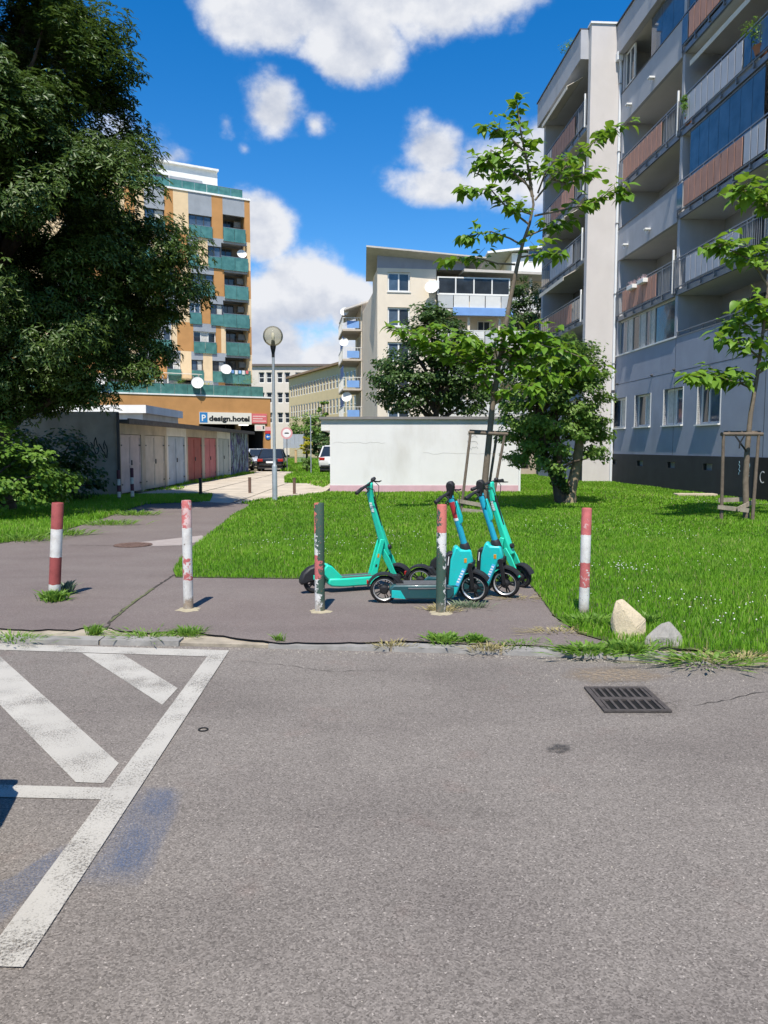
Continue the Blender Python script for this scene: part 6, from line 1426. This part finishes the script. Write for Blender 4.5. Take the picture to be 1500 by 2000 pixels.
def catalpa(base, Y, trunk_px, r0, branches, label, size=(.11,.28), limit=295, seed=1, gap=.075):
    """branches: pixel paths; leaves in whorls along their outer part"""
    r_ = random.Random(seed); base = Vector(base); t = thing('catalpa_tree', label, 'tree', base)
    tp = [P(x, y, Y)-base for x, y in trunk_px]; tp[0].z = -.1
    MB().tube(tp, [max(.014, r0*(1-.86*i/(len(tp)-1))) for i in range(len(tp))], 10).build('trunk', m_barkc, t, smooth=True)
    spots = []
    for path, dy, start in branches:
        pts = [P(x, y, Y + dy*i/max(1, len(path)-1))-base for i, (x, y) in enumerate(path)]
        MB().tube(pts, [.026-.020*i/max(1,len(pts)-1) for i in range(len(pts))], 6).build('branch', m_barkc, t, smooth=True)
        L_ = sum((b-a).length for a, b in zip(pts[:-1], pts[1:])); s = L_*start
        while s < L_+.001:
            q = s
            for a, b in zip(pts[:-1], pts[1:]):
                l = (b-a).length
                if q <= l: p = a+(b-a)*(q/l); d = (b-a).normalized(); break
                q -= l
            else: p = pts[-1]; d = (pts[-1]-pts[-2]).normalized()
            for k in range(3 if s < L_-.15 else 6): spots.append((p, d))
            s += gap*r_.uniform(.7,1.4)
    twigs = MB()
    for p, d in r_.sample(spots, min(len(spots), 170)):      # side shoots carry most of the leaves
        e = p + (d*.4 + Vector((r_.gauss(0,1), r_.gauss(0,1), r_.uniform(-.2,.9)))).normalized()*r_.uniform(.18,.42)
        twigs.tube([p, (p+e)/2+Vector((0,0,.03)), e], [.008,.006,.004], 5)
        for q in (.5, .8, 1.0, 1.0): spots.append((p+(e-p)*q, (e-p).normalized()))
    twigs.build('twigs', m_barkc, t)['kind'] = 'stuff'
    r_.shuffle(spots); extra = []
    for i, (p, d) in enumerate(spots):
        a = r_.uniform(0, 2*math.pi); o = Vector((math.cos(a), math.sin(a), r_.uniform(-.55,.35))) + d*.5; o.normalize(); s = r_.uniform(*size); pet = r_.uniform(.05,.16)
        q = p + o*pet; nrm = Vector((r_.gauss(0,.35), r_.gauss(-.12,.35), 1)); x = (o + Vector((0,0,-.35*r_.random()))).normalized(); y = nrm.cross(x).normalized(); z = x.cross(y)
        Mx = Matrix.Translation(q) @ Matrix((x, y, z)).transposed().to_4x4() @ Matrix.Scale(s, 4)
        if i < limit: inst('leaf', HEARTS[i % 4], t, Mx)
        else: extra.append((i % 4, Mx))
    if extra:
        b = MB()
        for k, Mx in extra: me = HEARTS[k]; b.add([v.co for v in me.vertices], [tuple(f.vertices) for f in me.polygons], Mx)
        b.build('foliage', m_cat, t, smooth=True)['kind'] = 'stuff'
    return t
def c6(*pts): return [(860+x*.34, 180+y*.34) for x, y in pts]
C1 = G(943,1000); 
br = [(c6((510,760),(380,660),(290,560),(190,560),(130,560)), -.7, .35), (c6((535,600),(480,500),(400,470),(330,470)), .6, .35), (c6((530,560),(440,480),(360,380),(290,330),(265,400)), -.5, .4), (c6((525,600),(500,420),(470,280),(445,150),(440,60)), .2, .25), (c6((490,350),(400,260),(320,220),(260,190)), -.4, .3),
      (c6((540,710),(640,690),(740,670),(880,635),(960,570),(1060,590)), -.6, .45), (c6((545,620),(640,500),(720,430),(800,350),(880,290),(950,230),(1000,215)), .5, .3), (c6((640,500),(720,520),(800,480),(870,470)), -.4, .25), (c6((560,580),(600,470),(650,400),(760,380)), -.7, .3), (c6((470,880),(400,840),(290,800),(200,820),(120,830)), -.4, .35), (c6((430,990),(330,985),(240,960),(150,950),(40,965)), .5, .45), (c6((450,950),(560,930),(640,930),(710,930)), -.5, .3), (c6((490,830),(590,790),(660,770),(730,750)), .3, .3), (c6((520,700),(450,680),(400,660)), -.5, .3), (c6((250,480),(210,470),(240,440),(200,420)), -.3, 0),
      ([(966,770),(930,715),(890,690),(840,672),(790,650),(772,640)], -.9, .25), ([(966,770),(925,700),(880,665),(830,640)], .6, .35), ([(968,760),(960,700),(935,670),(900,655)], -.9, .35), ([(972,740),(1000,690),(1040,672),(1090,680),(1140,700),(1152,725)], -.9, .15), ([(972,740),(1010,700),(1060,700),(1105,705)], .5, .2), ([(974,720),(990,670),(1020,650),(1060,650)], -.4, .2), ([(966,790),(1000,760),(1030,750),(1050,765)], -.8, .2), ([(968,780),(945,745),(955,720)], -.9, .2), ([(970,750),(1005,715),(1050,725),(1100,740)], -.7, .15), ([(968,760),(935,720),(895,705),(850,690)], -.4, .2), ([(972,735),(1015,672),(1060,662),(1110,672)], .3, .2), ([(970,745),(940,690),(905,672)], .2, .2), ([(974,715),(965,670),(985,645)], -.6, .2)]
catalpa((C1.x,C1.y,0), C1.y, [(943,1002),(948,930),(955,860),(962,790),(973,720),(986,646),(996,588),(1010,520),(1022,472),(1034,438),(1042,400),(1035,340),(1018,260),(1010,205)], .085, br, 'young catalpa with big heart leaves tied to stakes before the white garage', seed=3)
C2 = G(1458,1016)
br = [([(1475,745),(1440,748),(1400,735),(1370,735),(1345,742)], -.5, .15), ([(1472,760),(1430,742),(1395,745)], .4, .25), ([(1484,700),(1450,670),(1420,665)], -.4, .1), ([(1488,670),(1465,640),(1440,620),(1420,640)], .3, .2), ([(1500,560),(1470,510),(1430,490),(1402,482)], -.4, .25), ([(1505,540),(1480,500),(1450,500)], .4, .3), ([(1515,440),(1490,390),(1460,372),(1440,380)], -.3, .3), ([(1512,440),(1500,400),(1485,375)], .4, .2), ([(1490,650),(1530,620),(1570,610)], .3, .2), ([(1480,730),(1530,700),(1590,700)], -.3, .2), ([(1510,480),(1560,440),(1600,430)], .3, .2), ([(1510,440),(1520,370),(1525,320)], .2, .2), ([(1496,620),(1478,600),(1462,590)], -.5, .1)]
catalpa((C2.x,C2.y,0), C2.y, [(1458,1018),(1456,940),(1460,870),(1466,810),(1478,740),(1490,650),(1500,560),(1512,440),(1525,320)], .07, br, 'young catalpa with big heart leaves in a stake frame before the grey block', seed=8)
# stake frames
m_stake = mat('weathered_stake', (.135,.105,.08), .9, .3, 10, .5, 40); m_stakel = mat('grey_plank', (.27,.23,.18), .9, .3, 10, .5, 40)
def stake_frame(base, label, posts, beams, planks, Y):
    b0 = Vector(base); t = thing('stake_frame', label, 'tree stakes', base)
    for (x0, y0, d0), (x1, y1, d1) in posts: q = P(x1, y1, Y+d1); MB().tube([Vector((q.x, q.y, min(q.z, -.02)))-b0, P(x0, y0, Y+d0)-b0], [.036,.032], 9).build('stake', m_stake, t, smooth=True)
    for (x0, y0, d0), (x1, y1, d1) in beams: MB().tube([P(x0, y0, Y+d0)-b0, P(x1, y1, Y+d1)-b0], .04, 9).build('beam', m_stake, t, smooth=True)
    for (x0, y0, d0), (x1, y1, d1) in planks: MB().ribbon([P(x0, y0, Y+d0)-b0, P(x1, y1, Y+d1)-b0], .035, .09).build('plank', m_stakel, t)
stake_frame((C1.x,C1.y,0), 'leaning wooden stake frame round the catalpa near the scooters', [((919,845,-.3),(900,1000,-.3)), ((971,845,.35),(948,990,.35)), ((986,848,-.3),(958,1000,-.3))], [((915,845,-.3),(992,848,-.3)), ((917,842,.3),(975,845,.3))], [((893,978,-.35),(950,988,-.35)), ((902,996,-.4),(952,1001,-.4))], C1.y)
stake_frame((C2.x,C2.y,0), 'square wooden stake frame round the catalpa by the grey block', [((1413,848,-.25),(1409,1008,-.25)), ((1482,848,-.25),(1470,1000,-.3)), ((1462,846,.35),(1458,985,.35))], [((1408,848,-.25),(1490,848,-.25)), ((1415,845,.3),(1485,845,.3))], [((1403,977,.2),(1462,975,.2)), ((1402,990,-.3),(1462,997,-.35)), ((1440,995,-.4),(1475,978,.1))], C2.y)
# tie straps on the second frame
b = MB(); b.ribbon([P(1434,848,C2.y-.28), P(1448,868,C2.y-.27), P(1458,882,C2.y-.1)], .012, .035); b.ribbon([P(1455,849,C2.y-.29), P(1445,866,C2.y-.30), P(1444,876,C2.y-.30)], .012, .03)
o = b.build('tie_strap', m_blk); tag(o, 'black tie strap slung between the square stake frame and its catalpa', 'strap')

# ------------------------------------------------------------------ lane end: gate, signs, posts; balcony plants, laundry
q = P(573,862,56); gt = thing('grey_gate', 'grey corrugated sheet gate at the end of the lane', 'gate', (q.x, 56, 0)); m_gate = mat('grey_sheet', (.34,.37,.40), .6, .1, 3)
hz, lz = P(573,848,56).z, P(573,875,56).z
for i in range(9): MB().box(-.72+i*.16, -.565+i*.16, (i % 2)*.03, .03+(i % 2)*.03, lz, hz).build('sheet_strip', m_gate, gt)
for s in (-.74, .72): MB().box(s, s+.06, .06, .12, 0, hz+.05).build('gate_post', m_metal, gt)
q = P(560,846,50); disc_sign((q.x, 50, q.z), 0, .38, (mat('faded_red', (.62,.30,.30), .5, .1), mat('sign_white', (.74,.72,.70), .5, .05), m_dframe), 'round faded red bordered no-cars sign on a thin pole in the verge', q.z, [(-.4,-.1),(-.3,.12),(.3,.12),(.4,-.1)])
q = P(607,850,43); t = thing('slim_post', 'slim pale metal post rising from the grass verge', 'post', (q.x,43,0)); MB().tube([(0,0,-.05),(0,0,P(606,812,43).z)], .03, 8).build('pole', m_pole, t, smooth=True); MB().lathe([(.036,0),(.04,.03),(0,.05)], 8, Matrix.Translation((0,0,P(606,812,43).z))).build('cap', m_pole, t)
q = G(578,908); t = thing('wooden_post', 'pale wooden gate post beside the wire fence at the lane end', 'post', (q.x,q.y,0)); MB().box(-.10,.10,-.10,.10,0,1.3).build('post', mat('pale_wood', (.50,.34,.18), .8, .15, 5), t, bevel=.015); MB().box(-.12,.12,-.12,.12,1.3,1.34).build('cap', mat('pale_wood', (.50,.34,.18)), t)
q = G(590,906); t = thing('wire_fence', 'pale green wire mesh fence panel beside the wooden gate post', 'fence', (q.x,q.y,0)); b = MB()
for i in range(12): b.box(-.5+i*.09, -.485+i*.09, 0, .015, 0, 1.3)
for i in range(7): b.box(-.5, .5, .016, .028, .05+i*.2, .065+i*.2)
o = b.build('mesh', mat('pale_green_wire', (.40,.50,.45), .5, .1), t); o['kind'] = 'stuff'
for s in (-.53, .5): MB().box(s, s+.05, -.01, .04, 0, 1.4).build('fence_post', mat('pale_green_wire', (.40,.50,.45)), t)
def pot_plant(loc, r_, h, m, label, n=12):
    base = Vector(loc); t = thing('potted_plant', label, 'plant', base); MB().lathe([(r_*.35,0),(r_*.5,.22),(r_*.55,.24),(r_*.45,.23),(0,.22)], 12).build('pot', mat('terracotta', (.32,.14,.08), .8, .1), t, smooth=True)
    cl = np.array([(rng.normal(0,r_*.45), rng.normal(0,r_*.45), rng.uniform(.3, h)) for _ in range(n)]); crown_part('foliage', leaf_cloud(cl+np.array(base), np.full(n, r_*.5), 40, .09, 'kite', flat=.9), m, t, base)
for px, py, v, r_, h, m, lb in ((480,772,PV+1.2,1.0,2.0,m_elder,'tall shrub in a pot at the corner of the podium terrace'),(405,772,PV+1.5,.7,1.1,m_yellow,'yellowish shrub on the podium terrace beside the satellite dish'),(345,770,PV+1.5,.8,1.3,m_bush,'yellow green shrub on the podium terrace by the pergola'),(300,768,PV+1.5,.7,1.4,m_elder,'slim shrub on the podium terrace below the maple sprays')):
    x, z = TF.uz(px, py, v); pot_plant(TF.w(x, v, ptop+.13), r_, h, m, lb)
pg = thing('pergola', 'cream canvas pergola on the podium terrace', 'pergola', TF.w(TF.uz(375,760,PV+2.5)[0], PV+2.5, ptop+.13), TF.rz)
for x_, y_ in ((-2.2,0),(.6,0),(-2.2,2),(.6,2)): MB().box(x_,x_+.1,y_,y_+.1,0,2.0).build('post', m_soff, pg)
MB().hull8([(-2.4,-.2,1.95),(.9,-.2,1.95),(.9,2.3,2.2),(-2.4,2.3,2.2)],[(-2.4,-.2,2.0),(.9,-.2,2.0),(.9,2.3,2.25),(-2.4,2.3,2.25)]).build('canvas', mat('awning_cloth', (.62,.58,.50)), pg)
for i, c_ in enumerate(((.6,.12,.14),(.62,.62,.6),(.25,.42,.65),(.60,.60,.58),(.12,.25,.5),(.7,.7,.68))):
    x = TU(485)-.25-i*.36; o = MB().box(-.13,.13,-.012,.012,-.30-.08*(i%2),0).build('laundry', mat('cloth_%d' % i, c_, .9, .1), bevel=.005); o.location = TF.w(x,-.23,Z0+1.1); o.rotation_euler = (0,0,TF.rz)
    tag(o, ('red','white','pale blue','grey white','dark blue','cream')[i]+' laundry piece drying on the lowest tower balcony', 'laundry', 'laundry on the tower balcony')
for x, y, z, r_, h, lb in ((6.6,-.02,FL[4]+.02,.28,1.0,'potted plant at the near end of the grey panelled balcony above the glazed one'),(11.2,-.02,FL[4]+.1,.45,1.2,'trailing plant hanging over the grey balcony rail high on the block'),(1.2,.3,19.47,.5,.9,'green plant on the flat roof edge beside the downpipe'),(-3.5,-1.2,19.47,.55,.8,'green plant along the roof edge of the projecting wing'),(4.2,.2,19.47,.6,1.0,'leafy plant on the roof edge of the main block')):
    pot_plant(BF.w(x, y, z), r_, h, m_bush, lb, 14)
